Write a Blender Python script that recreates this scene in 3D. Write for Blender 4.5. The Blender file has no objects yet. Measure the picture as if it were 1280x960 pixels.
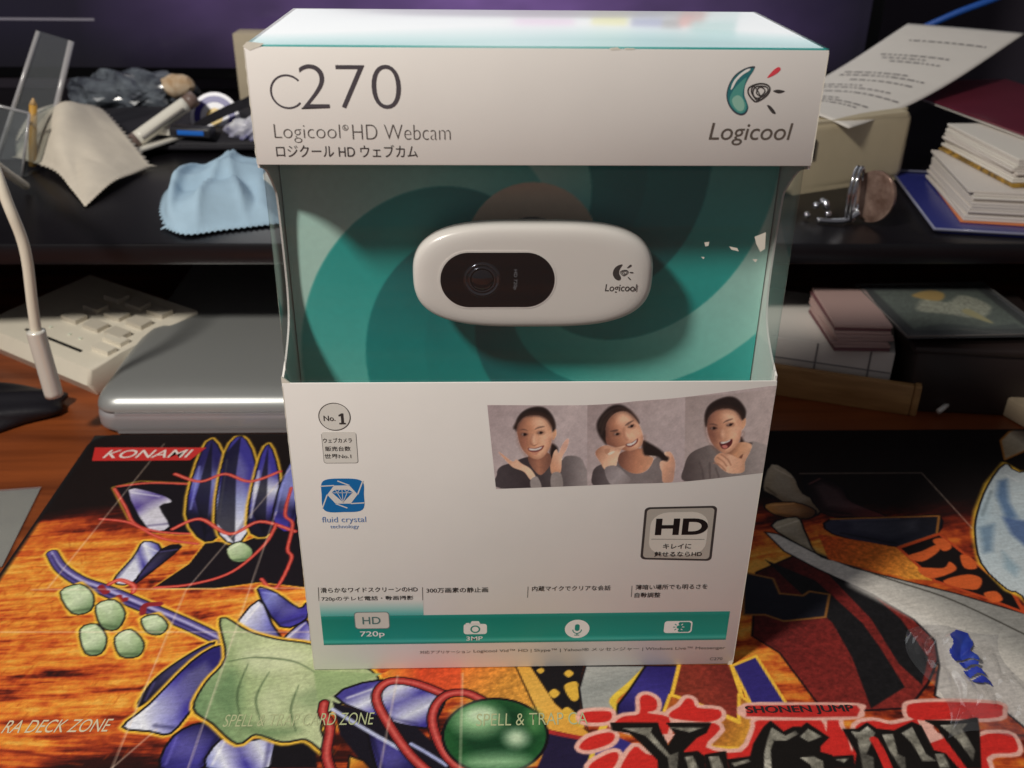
import bpy, bmesh, math, random
import numpy as np
from mathutils import Vector, Matrix
from mathutils.geometry import tessellate_polygon
random.seed(7); rng = np.random.default_rng(7)
scene = bpy.context.scene
COL = scene.collection
K = 0.001                                   # everything below is written in millimetres

# ------------------------------------------------------------------ camera
cam = bpy.data.cameras.new('camera'); cam_o = bpy.data.objects.new('camera', cam); COL.objects.link(cam_o)
cam.sensor_fit = 'HORIZONTAL'; cam.sensor_width = 4.54; cam.lens = 4.54 * 1208.5 / 1280
cam.clip_start = 0.01; cam.clip_end = 20
YAW, PITCH, ROLL = 0.037, -0.487, 0.0125
fw = Vector((math.sin(YAW)*math.cos(PITCH), math.cos(YAW)*math.cos(PITCH), math.sin(PITCH)))
rt = Vector((math.cos(YAW), -math.sin(YAW), 0)); up = rt.cross(fw)
r2 = rt*math.cos(ROLL) + up*math.sin(ROLL); u2 = -rt*math.sin(ROLL) + up*math.cos(ROLL)
m = Matrix.Identity(4)
for i in range(3): m[i][0] = r2[i]; m[i][1] = u2[i]; m[i][2] = -fw[i]
m[0][3], m[1][3], m[2][3] = -15.685*K, -261.487*K, 254.949*K
cam_o.matrix_world = m
cam.dof.use_dof = True; cam.dof.focus_distance = 0.315; cam.dof.aperture_fstop = 2.4
scene.camera = cam_o
# ------------------------------------------------------------------ light
world = bpy.data.worlds.new('World'); scene.world = world; world.use_nodes = True
world.node_tree.nodes['Background'].inputs[0].default_value = (0.95, 0.93, 1.0, 1)
world.node_tree.nodes['Background'].inputs[1].default_value = 0.105
ld = bpy.data.lights.new('desk_lamp_light', 'AREA'); ld.shape = 'DISK'; ld.size = 0.12; ld.energy = 9.7; ld.color = (1.0, 0.95, 0.87)
lo = bpy.data.objects.new('desk_lamp_light', ld); COL.objects.link(lo)
lo.location = (-0.53, -0.42, 0.83)
lo.rotation_euler = (Vector((0.0, 0.0, 0.13)) - Vector(lo.location)).to_track_quat('-Z', 'Y').to_euler()
scene.view_settings.view_transform = 'Standard'; scene.view_settings.look = 'None'
scene.view_settings.exposure = 0; scene.view_settings.gamma = 1
scene.render.engine = 'CYCLES'
scene.cycles.max_bounces = 10; scene.cycles.transparent_max_bounces = 16

# ------------------------------------------------------------------ helpers
def lin(c):
    c = np.asarray(c, float)/255.0
    return np.where(c <= 0.04045, c/12.92, ((c+0.055)/1.055)**2.4)
MATS = {}
def mat(name, rgb=(200,200,200), rough=0.5, metal=0.0, spec=0.5, var=0.0, vscale=60, bump=0.0, bscale=800, attr=None, trans=0.0, coat=0.0, emit=None, estr=0.0, stretch=None, rgb2=None):
    if name in MATS: return MATS[name]
    M = bpy.data.materials.new(name); M.use_nodes = True; nt = M.node_tree; N = nt.nodes; L = nt.links
    b = N['Principled BSDF']; c = tuple(lin(rgb))+(1,)
    b.inputs['Base Color'].default_value = c; b.inputs['Roughness'].default_value = rough
    b.inputs['Metallic'].default_value = metal; b.inputs['Specular IOR Level'].default_value = spec
    b.inputs['Coat Weight'].default_value = coat; b.inputs['Coat Roughness'].default_value = 0.08
    b.inputs['Transmission Weight'].default_value = trans
    tc = N.new('ShaderNodeTexCoord'); mp = N.new('ShaderNodeMapping'); L.new(tc.outputs['Object'], mp.inputs[0])
    if stretch: mp.inputs['Scale'].default_value = stretch
    src = None
    if attr:
        a = N.new('ShaderNodeAttribute'); a.attribute_name = attr; src = a.outputs['Color']
    if var or rgb2:
        n = N.new('ShaderNodeTexNoise'); n.inputs['Scale'].default_value = vscale; n.inputs['Detail'].default_value = 6; n.inputs['Roughness'].default_value = 0.62
        L.new(mp.outputs[0], n.inputs['Vector'])
        mx = N.new('ShaderNodeMix'); mx.data_type = 'RGBA'
        if rgb2:
            mx.inputs['A'].default_value = c; mx.inputs['B'].default_value = tuple(lin(rgb2))+(1,)
            r = N.new('ShaderNodeMapRange'); r.inputs[1].default_value = 0.35; r.inputs[2].default_value = 0.65
            L.new(n.outputs['Fac'], r.inputs[0]); L.new(r.outputs[0], mx.inputs['Factor'])
        else:
            mx.blend_type = 'MULTIPLY'; mx.inputs['Factor'].default_value = 1.0
            r = N.new('ShaderNodeMapRange'); r.inputs[1].default_value = 0.3; r.inputs[2].default_value = 0.7
            r.inputs[3].default_value = 1-var; r.inputs[4].default_value = 1+var*0.4
            L.new(n.outputs['Fac'], r.inputs[0]); L.new(r.outputs[0], mx.inputs['B'])
            if src: L.new(src, mx.inputs['A'])
            else: mx.inputs['A'].default_value = c
        src = mx.outputs['Result']
    if src: L.new(src, b.inputs['Base Color'])
    if bump:
        n2 = N.new('ShaderNodeTexNoise'); n2.inputs['Scale'].default_value = bscale; n2.inputs['Detail'].default_value = 4
        L.new(mp.outputs[0], n2.inputs['Vector'])
        bp = N.new('ShaderNodeBump'); bp.inputs['Strength'].default_value = bump; bp.inputs['Distance'].default_value = 0.0004
        L.new(n2.outputs['Fac'], bp.inputs['Height']); L.new(bp.outputs[0], b.inputs['Normal'])
    if emit is not None:
        b.inputs['Emission Color'].default_value = tuple(lin(emit))+(1,); b.inputs['Emission Strength'].default_value = estr
    MATS[name] = M; return M
def clear_mat(name, tint=(1,1,1), ior=1.45, rough=0.03, haze=0.0, hazecol=(200,205,210), boost=0.0):
    if name in MATS: return MATS[name]
    M = bpy.data.materials.new(name); M.use_nodes = True; nt = M.node_tree; N = nt.nodes; L = nt.links
    for n in list(N):
        if n.type != 'OUTPUT_MATERIAL': N.remove(n)
    out = [n for n in N if n.type == 'OUTPUT_MATERIAL'][0]
    t = N.new('ShaderNodeBsdfTransparent'); t.inputs[0].default_value = tuple(tint)+(1,)
    g = N.new('ShaderNodeBsdfGlossy'); g.inputs['Roughness'].default_value = rough
    lw = N.new('ShaderNodeLayerWeight'); lw.inputs[0].default_value = 0.5; pw = N.new('ShaderNodeMath'); pw.operation = 'POWER'; pw.inputs[1].default_value = 4.0
    L.new(lw.outputs['Facing'], pw.inputs[0]); f = N.new('ShaderNodeMath'); f.operation = 'MULTIPLY_ADD'; f.inputs[1].default_value = 0.85; f.inputs[2].default_value = ((ior-1)/(ior+1))**2; L.new(pw.outputs[0], f.inputs[0])
    base = t.outputs[0]
    if haze:
        d = N.new('ShaderNodeBsdfDiffuse'); d.inputs[0].default_value = tuple(lin(hazecol))+(1,)
        ms = N.new('ShaderNodeMixShader'); ms.inputs[0].default_value = haze
        L.new(t.outputs[0], ms.inputs[1]); L.new(d.outputs[0], ms.inputs[2]); base = ms.outputs[0]
    mx = N.new('ShaderNodeMixShader')
    if boost:
        ad = N.new('ShaderNodeMath'); ad.operation = 'ADD'; ad.use_clamp = True; ad.inputs[1].default_value = boost
        L.new(f.outputs[0], ad.inputs[0]); L.new(ad.outputs[0], mx.inputs[0])
    else: L.new(f.outputs[0], mx.inputs[0])
    L.new(base, mx.inputs[1]); L.new(g.outputs[0], mx.inputs[2]); L.new(mx.outputs[0], out.inputs[0])
    MATS[name] = M; return M
def tag(o, label=None, cat=None, group=None, kind=None):
    if label: o['label'] = label
    if cat: o['category'] = cat
    if group: o['group'] = group
    if kind: o['kind'] = kind
    return o
def thing(name, label, cat, loc=(0,0,0), rz=0, group=None):
    o = bpy.data.objects.new(name, None); COL.objects.link(o); o.empty_display_size = 0.01
    o.location = Vector(loc)*K; o.rotation_euler = (0,0,rz)
    return tag(o, label, cat, group)
def link(name, me, mats, parent=None, smooth=False):
    if not isinstance(mats, (list, tuple)): mats = [mats]
    for x in mats: me.materials.append(x)
    if smooth: me.polygons.foreach_set('use_smooth', [True]*len(me.polygons))
    o = bpy.data.objects.new(name, me); COL.objects.link(o)
    if parent: o.parent = parent
    return o
def mesh(name, v, f, mats, parent=None, smooth=False, mi=None):
    me = bpy.data.meshes.new(name); me.from_pydata([tuple(c*K for c in p) for p in v], [], f); me.update()
    o = link(name, me, mats, parent, smooth)
    if mi is not None: me.polygons.foreach_set('material_index', mi)
    return o
def bm_obj(name, bm, mats, parent=None, smooth=False, angle=None):
    me = bpy.data.meshes.new(name); bmesh.ops.recalc_face_normals(bm, faces=bm.faces); bm.to_mesh(me); bm.free()
    o = link(name, me, mats, parent, smooth)
    if angle:
        me.polygons.foreach_set('use_smooth', [True]*len(me.polygons)); me.set_sharp_from_angle(angle=math.radians(angle))
    return o
def box(name, x0, x1, y0, y1, z0, z1, m_, parent=None, bev=0.0, seg=2, rot=None):
    bm = bmesh.new(); bmesh.ops.create_cube(bm, size=1)
    for v in bm.verts:
        v.co = Vector(((x0+x1)/2+v.co.x*(x1-x0), (y0+y1)/2+v.co.y*(y1-y0), (z0+z1)/2+v.co.z*(z1-z0)))*K
    if bev: bmesh.ops.bevel(bm, geom=bm.edges[:], offset=bev*K, segments=seg, profile=0.5, affect='EDGES')
    if rot: bmesh.ops.transform(bm, matrix=rot, verts=bm.verts)
    return bm_obj(name, bm, m_, parent, angle=35 if bev else None)
def prism(name, pts, fn, a, b, m_, parent=None, bev=0.0, seg=2):
    """outline pts (2D, mm) swept from depth a to b; fn(u,v,w) -> world mm"""
    bm = bmesh.new(); n = len(pts)
    A = [bm.verts.new(Vector(fn(p[0], p[1], a))*K) for p in pts]; B = [bm.verts.new(Vector(fn(p[0], p[1], b))*K) for p in pts]
    if bev: fa = bm.faces.new(A); fb = bm.faces.new(B[::-1])
    else:
        for q in tessellate_polygon([[Vector((p[0], p[1], 0)) for p in pts]]): bm.faces.new([A[i] for i in q]); bm.faces.new([B[i] for i in q[::-1]])
    for i in range(n): bm.faces.new((A[i], B[i], B[(i+1)%n], A[(i+1)%n]))
    if bev:
        ed = list(fa.edges)+list(fb.edges); bmesh.ops.bevel(bm, geom=ed, offset=bev*K, segments=seg, profile=0.5, affect='EDGES')
    bmesh.ops.triangulate(bm, faces=[f for f in bm.faces if len(f.verts) > 4])
    return bm_obj(name, bm, m_, parent, angle=40)
def spline(pts, n=8, closed=False):
    P = [np.array(p, float) for p in pts]; N = len(P); out = []
    for i in range(N if closed else N-1):
        if closed: a, b, c, d = P[(i-1)%N], P[i], P[(i+1)%N], P[(i+2)%N]
        else: a, b, c, d = P[max(i-1,0)], P[i], P[i+1], P[min(i+2,N-1)]
        for k in range(n):
            t = k/n
            out.append(0.5*((2*b)+(-a+c)*t+(2*a-5*b+4*c-d)*t*t+(-a+3*b-3*c+d)*t**3))
    if not closed: out.append(P[-1])
    return [tuple(p) for p in out]
def tube(name, pts, r, m_, parent=None, n=10, smooth_n=6, closed=False, cap=True):
    P = [Vector(p) for p in (spline(pts, smooth_n, closed) if smooth_n else pts)]
    R = r if callable(r) else (lambda t: r)
    v, f = [], []; N = len(P); prev = None
    for i, p in enumerate(P):
        t = (P[(i+1)%N]-P[i-1]) if closed else (P[min(i+1,N-1)]-P[max(i-1,0)])
        t.normalize()
        if prev is None:
            a = t.orthogonal().normalized()
        else:
            a = (prev - t*prev.dot(t)).normalized()
        prev = a; b = t.cross(a); rr = R(i/(N-1))
        for k in range(n):
            q = p + (a*math.cos(2*math.pi*k/n)+b*math.sin(2*math.pi*k/n))*rr
            v.append(tuple(q))
    for i in range(N if closed else N-1):
        for k in range(n):
            j = (i+1)%N
            f.append((i*n+k, i*n+(k+1)%n, j*n+(k+1)%n, j*n+k))
    if cap and not closed: f.append(tuple(range(n))[::-1]); f.append(tuple(range((N-1)*n, N*n)))
    return mesh(name, v, f, m_, parent, smooth=True)
FRONT = lambda u, v, w=0: (u, -w, v)
FLAT = lambda u, v, w=0: (u, v, w)
def polys(name, items, parent, fn=FRONT, base=0.05, step=0.05):
    """flat print: items = (outline, material, layer); one mesh"""
    v, f, mi, ms = [], [], [], []
    for pts, m_, layer in items:
        if m_ not in ms: ms.append(m_)
        o = len(v); v += [fn(p[0], p[1], base+layer*step) for p in pts]
        for t in tessellate_polygon([[Vector((p[0], p[1], 0)) for p in pts]]):
            a, b, c = [Vector(pts[i]) for i in t]
            if (b-a).x*(c-a).y-(b-a).y*(c-a).x < 0: t = t[::-1]
            f.append(tuple(o+i for i in t)); mi.append(ms.index(m_))
    return mesh(name, v, f, ms, parent, mi=mi)
def ring(cx, cy, ro, ri, n=32, sx=1.0):
    a = [(cx+math.cos(t)*ro*sx, cy+math.sin(t)*ro) for t in np.linspace(0, 2*math.pi, n)]
    return a + [(cx+math.cos(t)*ri*sx, cy+math.sin(t)*ri) for t in np.linspace(2*math.pi, 0, n)]
def disc(cx, cy, r, n=28, sx=1.0): return [(cx+math.cos(t)*r*sx, cy+math.sin(t)*r) for t in np.linspace(0, 2*math.pi, n, endpoint=False)]
def rrect(x0, x1, y0, y1, r, n=5):
    o = []
    for cx, cy, a in ((x1-r, y1-r, 0), (x0+r, y1-r, 90), (x0+r, y0+r, 180), (x1-r, y0+r, 270)):
        o += [(cx+r*math.cos(math.radians(a+90*k/n)), cy+r*math.sin(math.radians(a+90*k/n))) for k in range(n+1)]
    return o
def line(p, q, w):
    p, q = Vector(p), Vector(q); d = (q-p).normalized(); n = Vector((-d.y, d.x))*w/2
    return [tuple(p-n), tuple(q-n), tuple(q+n), tuple(p+n)]
def text(name, body, m_, parent, x, y, w, h=None, fn=FRONT, lift=0.1, off=0.0, shear=0.0, rot=0.0, slope=0.0, spacing=1.0):
    """lettering as a flat mesh; left-bottom at (x, y), w wide, h tall (bounding box), millimetres"""
    c = bpy.data.curves.new('lettering', 'FONT'); c.body = body; c.offset = off; c.shear = shear; c.resolution_u = 6; c.space_character = spacing
    t = bpy.data.objects.new('lettering', c); COL.objects.link(t); bpy.context.view_layer.update()
    me = bpy.data.meshes.new_from_object(t.evaluated_get(bpy.context.evaluated_depsgraph_get()))
    bpy.data.objects.remove(t); bpy.data.curves.remove(c)
    n = len(me.vertices); co = np.empty(n*3); me.vertices.foreach_get('co', co); co = co.reshape(-1, 3)
    x0, y0 = co[:,0].min(), co[:,1].min(); sx = w/(co[:,0].max()-x0); sy = sx if h is None else h/(co[:,1].max()-y0)
    U = (co[:,0]-x0)*sx; V = (co[:,1]-y0)*sy + slope*U
    ca, sa = math.cos(rot), math.sin(rot)
    out = np.array([fn(x+ca*a-sa*b, y+sa*a+ca*b, lift) for a, b in zip(U, V)])*K
    me.vertices.foreach_set('co', out.ravel()); me.materials.clear(); me.update()
    return link(name, me, m_, parent)

# --- a painter that fills print colours at the vertices of a fine sheet
def vnoise(x, y, seed):
    xi, yi = np.floor(x).astype(np.int64), np.floor(y).astype(np.int64); xf, yf = x-xi, y-yi
    def h(a, b):
        q = (a*374761393 + b*668265263 + seed*982451653) & 0x7fffffff
        q = ((q ^ (q >> 13))*1274126177) & 0x7fffffff
        return ((q ^ (q >> 16)) & 0xffff)/65535.0
    u, v = xf*xf*(3-2*xf), yf*yf*(3-2*yf)
    return (h(xi,yi)*(1-u)+h(xi+1,yi)*u)*(1-v)+(h(xi,yi+1)*(1-u)+h(xi+1,yi+1)*u)*v
def fbm(x, y, seed=1, o=4):
    s, a, t = 0, 1.0, 0
    for k in range(o): s = s+a*vnoise(x*2**k, y*2**k, seed+k); t += a; a *= 0.55
    return s/t
class Paint:
    def __init__(self, X, Y, base): self.X, self.Y = X, Y; self.C = np.tile(np.array(base, float), (len(X), 1))
    def _sub(self, P, pad):
        x, y = P[:,0], P[:,1]
        return np.nonzero((self.X > x.min()-pad) & (self.X < x.max()+pad) & (self.Y > y.min()-pad) & (self.Y < y.max()+pad))[0]
    def _segd(self, px, py, P, closed):
        d = np.full(len(px), 1e9); Q = P if closed else P[:-1]
        R_ = np.roll(P, -1, 0) if closed else P[1:]
        ins = np.zeros(len(px), bool); tt = np.zeros(len(px)); n = len(Q)
        for i, (a, b) in enumerate(zip(Q, R_)):
            e = b-a; l2 = max(e@e, 1e-9); t = np.clip(((px-a[0])*e[0]+(py-a[1])*e[1])/l2, 0, 1)
            dd = np.hypot(px-a[0]-t*e[0], py-a[1]-t*e[1]); k = dd < d; d = np.where(k, dd, d); tt = np.where(k, (i+t)/n, tt)
            if closed:
                c = (a[1] > py) != (b[1] > py)
                with np.errstate(divide='ignore', invalid='ignore'): ins ^= c & (px < (b[0]-a[0])*(py-a[1])/(b[1]-a[1]+1e-12)+a[0])
        return d, ins, tt
    def _col(self, col, px, py, grad):
        if grad is None: return np.tile(np.array(col, float), (len(px), 1))
        (a, b), stops = grad; a, b = np.array(a), np.array(b); e = b-a
        t = np.clip(((px-a[0])*e[0]+(py-a[1])*e[1])/(e@e), 0, 1); S = np.array(stops, float); k = np.linspace(0, 1, len(S))
        return np.stack([np.interp(t, k, S[:,j]) for j in range(3)], 1)
    def fill(self, pts, col=None, soft=0.35, grad=None, alpha=1.0, grow=0.0, smooth=0, line=None, lw=0.8, noise=0.0):
        P = np.array(spline(pts, smooth, True) if smooth else pts, float); I = self._sub(P, abs(grow)+soft+lw+0.5)
        if not len(I): return
        px, py = self.X[I], self.Y[I]; d, ins, _ = self._segd(px, py, P, True); sd = np.where(ins, d, -d)
        if line is not None:
            a = np.clip((sd+lw/2)/soft+0.5, 0, 1)[:,None]*alpha; self.C[I] = self.C[I]*(1-a)+np.array(line, float)*a; sd = sd-lw/2
        a = np.clip((sd+grow)/soft+0.5, 0, 1)[:,None]*alpha; c = self._col(col, px, py, grad)
        if noise: c = c*(1+noise*(fbm(px*0.8, py*0.8, 5)-0.5)[:,None]*2)
        self.C[I] = self.C[I]*(1-a)+c*a
    def stroke(self, pts, col, w=1.0, soft=0.35, alpha=1.0, smooth=6, taper=0, hl=None):
        P = np.array(spline(pts, smooth, False) if smooth else pts, float); I = self._sub(P, w+soft+0.5)
        if not len(I): return
        px, py = self.X[I], self.Y[I]; d, _, t = self._segd(px, py, P, False)
        ww = w/2*(1-taper*np.abs(2*t-1)) if taper else w/2
        a = np.clip((ww-d)/soft+0.5, 0, 1)[:,None]*alpha; self.C[I] = self.C[I]*(1-a)+np.array(col, float)*a
        if hl is not None:
            a = np.clip((ww*0.4-d)/(ww*0.6)+0.5, 0, 1)[:,None]*alpha; self.C[I] = self.C[I]*(1-a)+np.array(hl, float)*a
def grid_mesh(name, V, nx, ny, colors, m_, parent):
    """V (ny*nx,3) mm; colors sRGB 0-255"""
    me = bpy.data.meshes.new(name); nv = nx*ny; me.vertices.add(nv); me.vertices.foreach_set('co', (V*K).astype(np.float32).ravel())
    i, j = np.meshgrid(np.arange(nx-1), np.arange(ny-1)); a = (j*nx+i).ravel(); q = np.stack([a, a+1, a+nx+1, a+nx], 1).astype(np.int32)
    nf = len(q); me.loops.add(nf*4); me.loops.foreach_set('vertex_index', q.ravel()); me.polygons.add(nf)
    me.polygons.foreach_set('loop_start', np.arange(0, nf*4, 4, dtype=np.int32)); me.update(calc_edges=True)
    at = me.color_attributes.new('print', 'FLOAT_COLOR', 'POINT')
    c = np.ones((nv, 4), np.float32); c[:,:3] = lin(np.clip(colors, 0, 255)); at.data.foreach_set('color', c.ravel())
    return link(name, me, m_, parent, smooth=True)

# ------------------------------------------------------------------ materials
card = mat('white_coated_card', (236,231,226), 0.42, bump=0.05, bscale=2500, var=0.035, vscale=25)
card_raw = mat('raw_card_edge', (232,226,212), 0.8, var=0.06, vscale=400)
card_in = mat('inner_card', (208,200,184), 0.75, var=0.08, vscale=120)
ink = mat('dark_grey_ink', (62,57,56), 0.5); ink2 = mat('mid_grey_ink', (96,90,86), 0.5); inkb = mat('blue_ink', (24,116,186), 0.45); inkt = mat('teal_ink', (0,140,126), 0.45)
inkw = mat('white_ink', (240,238,234), 0.45); inkpale = mat('pale_blue_ink', (120,150,200), 0.5)
black = mat('black_plastic', (14,14,16), 0.35, spec=0.4)
printed = mat('printed_sheet', attr='print', rough=0.42, bump=0.04, bscale=2500)
cloth_print = mat('printed_cloth', attr='print', rough=0.8, spec=0.15, bump=0.35, bscale=2600, var=0.10, vscale=900)

# ================================================================== the setting
desk_m = mat('wood_desk', (146,74,34), 0.38, rgb2=(98,46,20), vscale=14, stretch=(0.25,4,1), bump=0.1, bscale=120)
desk = box('desk', -800, 800, -500, 900, -30, -2.5, desk_m, bev=1.5); tag(desk, 'orange brown wooden desk top under everything', 'desk', kind='structure')
wall = box('wall', -1500, 1500, 960, 980, -30, 1200, mat('dark_wall', (52,46,58), 0.8, var=0.2, vscale=5)); tag(wall, 'dark wall behind the monitor', 'wall', kind='structure')

# ================================================================== playmat
pm = thing('playmat', 'large printed cloth playmat with orange flames and purple blades, under the box', 'playmat')
MX0, MX1, MY0, MY1 = -212.0, 398.0, -187.0, 167.0
def rr_h(x, y, r=11):     # rounded outline clamp
    return x, y
box('rubber_base', MX0+0.4, MX1-0.4, MY0+0.4, MY1-0.4, -2.5, -0.35, mat('black_rubber', (18,18,18), 0.8), pm)
xs = np.concatenate([np.arange(-212, 272, 0.5), np.linspace(272, 398, 22)]); ys = np.concatenate([np.linspace(-187, -62, 20), np.arange(-61.5, 167.1, 0.5)])
nx, ny = len(xs), len(ys); GX, GY = np.meshgrid(xs, ys); X, Y = GX.ravel(), GY.ravel()
pa = Paint(X, Y, (20,14,14))
# flame ground: streaks that fan out from the left
ang = Y*(1-.0012*(X+212)) - 0.05*X + 5*(fbm(X*.02, Y*.03, 81, 2)-.5); st = fbm(X*0.014, ang*0.13, 3, 5); st2 = fbm(X*0.03, ang*0.33, 11, 4); fine = fbm(X*0.10, ang*0.9, 21, 3)
heat = np.clip((108-Y + 26*(st-0.5))/40, 0, 1)*np.clip((Y+52+70*(st2-0.5)+0.06*(X+212))/48, 0.14, 1)
heat = np.clip(heat*(0.76+1.05*(st-0.5)+0.75*(st2-0.5)+0.6*(fine-0.5)+.5*(fbm(X*.35, Y*.35, 91, 3)-.5)), 0.02, 1.1)
heat = np.where(X > 95, heat*np.clip((230-X)/150+0.35, 0.3, 1), heat)
hs = np.array([0, .18, .36, .55, .75, 1.0, 1.2]); hc = np.array([(20,14,14),(62,18,14),(140,42,20),(202,80,28),(224,118,36),(236,152,48),(244,186,80)], float)
pa.C = np.stack([np.interp(heat, hs, hc[:,j]) for j in range(3)], 1)
# scratchy marks in the flames
for k in range(420):
    x, y = rng.uniform(-208, -60), rng.uniform(-40, 88); a = rng.choice([1.2, 1.35, 0.1, -0.15, 2.0]); l = rng.uniform(1.5, 5)
    pa.stroke([(x, y), (x+l*math.cos(a), y+l*math.sin(a))], (176,64,14), 0.55, 0.6, 0.45, smooth=0)
OUT = (16,12,18); GLOW = (252,196,58)
DN, BL, LB, WH = (24,20,62), (62,54,158), (122,128,208), (222,224,240)
def shard(pts, stops, p, q, sm=0, glow=None, lw=0.9):
    if glow: pa.fill(pts, GLOW, 1.2, grow=1.4, smooth=sm)
    pa.fill(pts, None, 0.4, grad=((p, q), stops), smooth=sm, line=OUT, lw=lw, noise=0.04)
    c = np.mean(pts, 0); top = np.array(stops, float).max(0)
    pa.fill([tuple(c+(np.array(w)-c)*.62+np.array((-.8,.8))) for w in pts], tuple(top*.5+128*.5+20), 3.5, alpha=.30)
    e0, e1 = np.array(pts[0]), np.array(pts[1]); pa.stroke([tuple(c+(e0-c)*.82), tuple(c+(e1-c)*.82)], tuple(np.minimum(top+40, 250)), .9, .8, alpha=.6, smooth=0)
    pa.stroke([tuple(c+(np.array(pts[-2])-c)*.85), tuple(c+(np.array(pts[-1])-c)*.85)], tuple(np.array(stops, float).min(0)*.6), 1.4, 1.2, alpha=.5, smooth=0)
def shA(pts, stops, i, j, **k): k.setdefault('sm', 3); shard(pts, stops, pts[i], pts[j], **k)
# --- left field: generic crystal blades in violet, dark plates with red piping
plates = [[(-186.2,118.6),(-175.6,123.2),(-153,121.2),(-148.8,102.9),(-138.5,82.2),(-148.2,82.4),(-160.5,84.4),(-171,93.8)], [(-146.4,46.8),(-136.3,61.7),(-132.9,76.8),(-118.6,74.9),(-104.6,85.3),(-98.7,102.2),(-87.1,46.5),(-105.2,49.9),(-122.4,46.4)]]
for p in plates: pa.fill(p, GLOW, 1.0, grow=1.0, alpha=.8); pa.fill(p, (22,16,24), 0.4, line=OUT, lw=.8)
shA([(-179.4,117),(-163.4,113.1),(-155.7,106.6),(-160.5,103.1),(-151.8,87.9),(-161.1,86.2)], [(232,228,238),(150,140,196),(86,66,150),(214,210,226)], 0, 3)
for p in ([(-185.7,117.9),(-176.2,103.4),(-167.6,90),(-155,84),(-139.6,82.3)], [(-184.8,119.6),(-170.7,122.3),(-153,121.2)], [(-184.2,94),(-170.1,90.9),(-153.9,79.8),(-136.7,75.2)]):
    pa.stroke(p, (196,48,40), 1.5, 0.4, hl=(238,110,90))
# upright cluster of pointed crystals
shA([(-147.2,97.2),(-153.3,140.7),(-151.2,161.8),(-137.9,133.8),(-128.3,89.4),(-133.9,76.9)], [(26,22,44),BL,LB,(40,34,96)], 0, 3, glow=True)
shA([(-133.1,91.3),(-141.6,147.4),(-137.3,164.6),(-125.5,140.4),(-117,92.9),(-120.8,74.9)], [WH,(150,160,224),BL,(60,54,150)], 0, 3, glow=True)
shA([(-118.5,89.2),(-123.4,135.8),(-122,156.6),(-112,129.1),(-106.7,96.5),(-109,80)], [(24,20,40),(70,64,160),WH,BL], 0, 3, glow=True)
shA([(-108.2,92.8),(-109.5,124.8),(-106.5,142.4),(-98.5,108.1),(-98.9,83.4)], [BL,(30,26,70),LB], 0, 3)
for p in ([(-137.3,164.6),(-132.2,129.4),(-120.8,74.9),(-133.1,91.3),(-141.6,147.4)], [(-151.2,161.8),(-141.9,121),(-133.9,76.9),(-146.4,108.8)], [(-122,156.6),(-115.7,120.6),(-109,80),(-117.8,96.7)]): pa.fill(p, (16,14,26), .5, alpha=.75)
GR, GRL, GRD = (168,194,140), (206,224,178), (96,128,84)
for p in ([(-161.1,129.8),(-147.7,123.2),(-137.5,129.5),(-124.3,122.9),(-111.8,131.3)], [(-150.2,86),(-140.2,93.3),(-124.5,82),(-113.3,91),(-96.7,83.4)]): pa.stroke(p, (204,52,42), 2.0, 0.4, hl=(240,120,100))
shA([(-123.7,71.5),(-119,76.6),(-112.6,71.3),(-112.1,63.7),(-119.2,63)], [GRL,GR,GRD], 0, 3)
for p in ([(-146.4,46.8),(-132,48.8),(-117.7,56.5),(-108,74.7),(-105.9,89)], [(-104.1,117.3),(-103.3,96.5),(-98.7,88.9),(-97.8,71.1),(-95.1,64.3),(-98.3,45.2),(-105,51.5)]): pa.stroke(p, (190,48,40), 1.6, 0.4, hl=(232,100,84))
# band, long curved rod, gems
shA([(-159.9,77.4),(-151,71.7),(-156.1,50.6),(-164.3,51.4),(-161.1,66.5)], [WH,BL,WH,(150,150,206),BL], 4, 1, glow=True)
shA([(-151,71.7),(-143.1,73.4),(-151.3,55.9),(-155.8,49.6)], [(20,16,28),(60,50,120)], 0, 3)
rod = [(-195.8,69.8),(-188.3,60),(-177.7,51.6),(-166.8,46.2),(-149.9,37.1),(-128.1,25.3),(-109.5,14.1),(-104.6,12)]
pa.stroke(rod, GLOW, 8.6, 1.2, taper=.2); pa.stroke(rod, OUT, 6.6, 0.4, taper=.25); pa.stroke(rod, (88,76,150), 5.2, 0.4, taper=.25); pa.stroke([(x-.6, y+1.0) for x, y in rod], (178,172,222), 1.5, 0.8, taper=.5); pa.stroke([(x+.5, y-1.3) for x, y in rod], (48,40,100), 1.2, 0.7, taper=.5)
for p in ([(-168.1,47.8),(-165.5,44.6),(-164.7,44.5)], [(-159,41.6),(-157.7,39.6),(-155.9,39.9)], [(-146.7,31.7),(-147,36.3),(-141.6,37)]): pa.stroke(p, (150,36,44), 2.6, 0.4)
pa.stroke([(-165.3,49.4),(-161.8,51.9),(-155.4,48.4),(-154.2,44.3)], (204,52,42), 2.2, 0.4, hl=(240,120,100))
gems = [[(-183.1,44.9),(-177,49.6),(-169.4,43),(-167.2,33.6),(-173.8,32.2)], [(-166.2,36.6),(-160,39.7),(-153.3,31.8),(-153.5,22.9),(-160,24.4)], [(-167.5,23.1),(-162.5,26),(-156,18.6),(-155.1,10.2),(-161,10.3)], [(-153,18.5),(-148.5,22.8),(-141.3,15.5),(-141.1,8.5),(-147.9,8.7)], [(-146.2,28.6),(-140.8,30.8),(-135,24.7),(-136.6,19.6),(-142,21.2)]]
for p in gems: pa.fill(p, GLOW, 1.2, grow=1.6)
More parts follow.
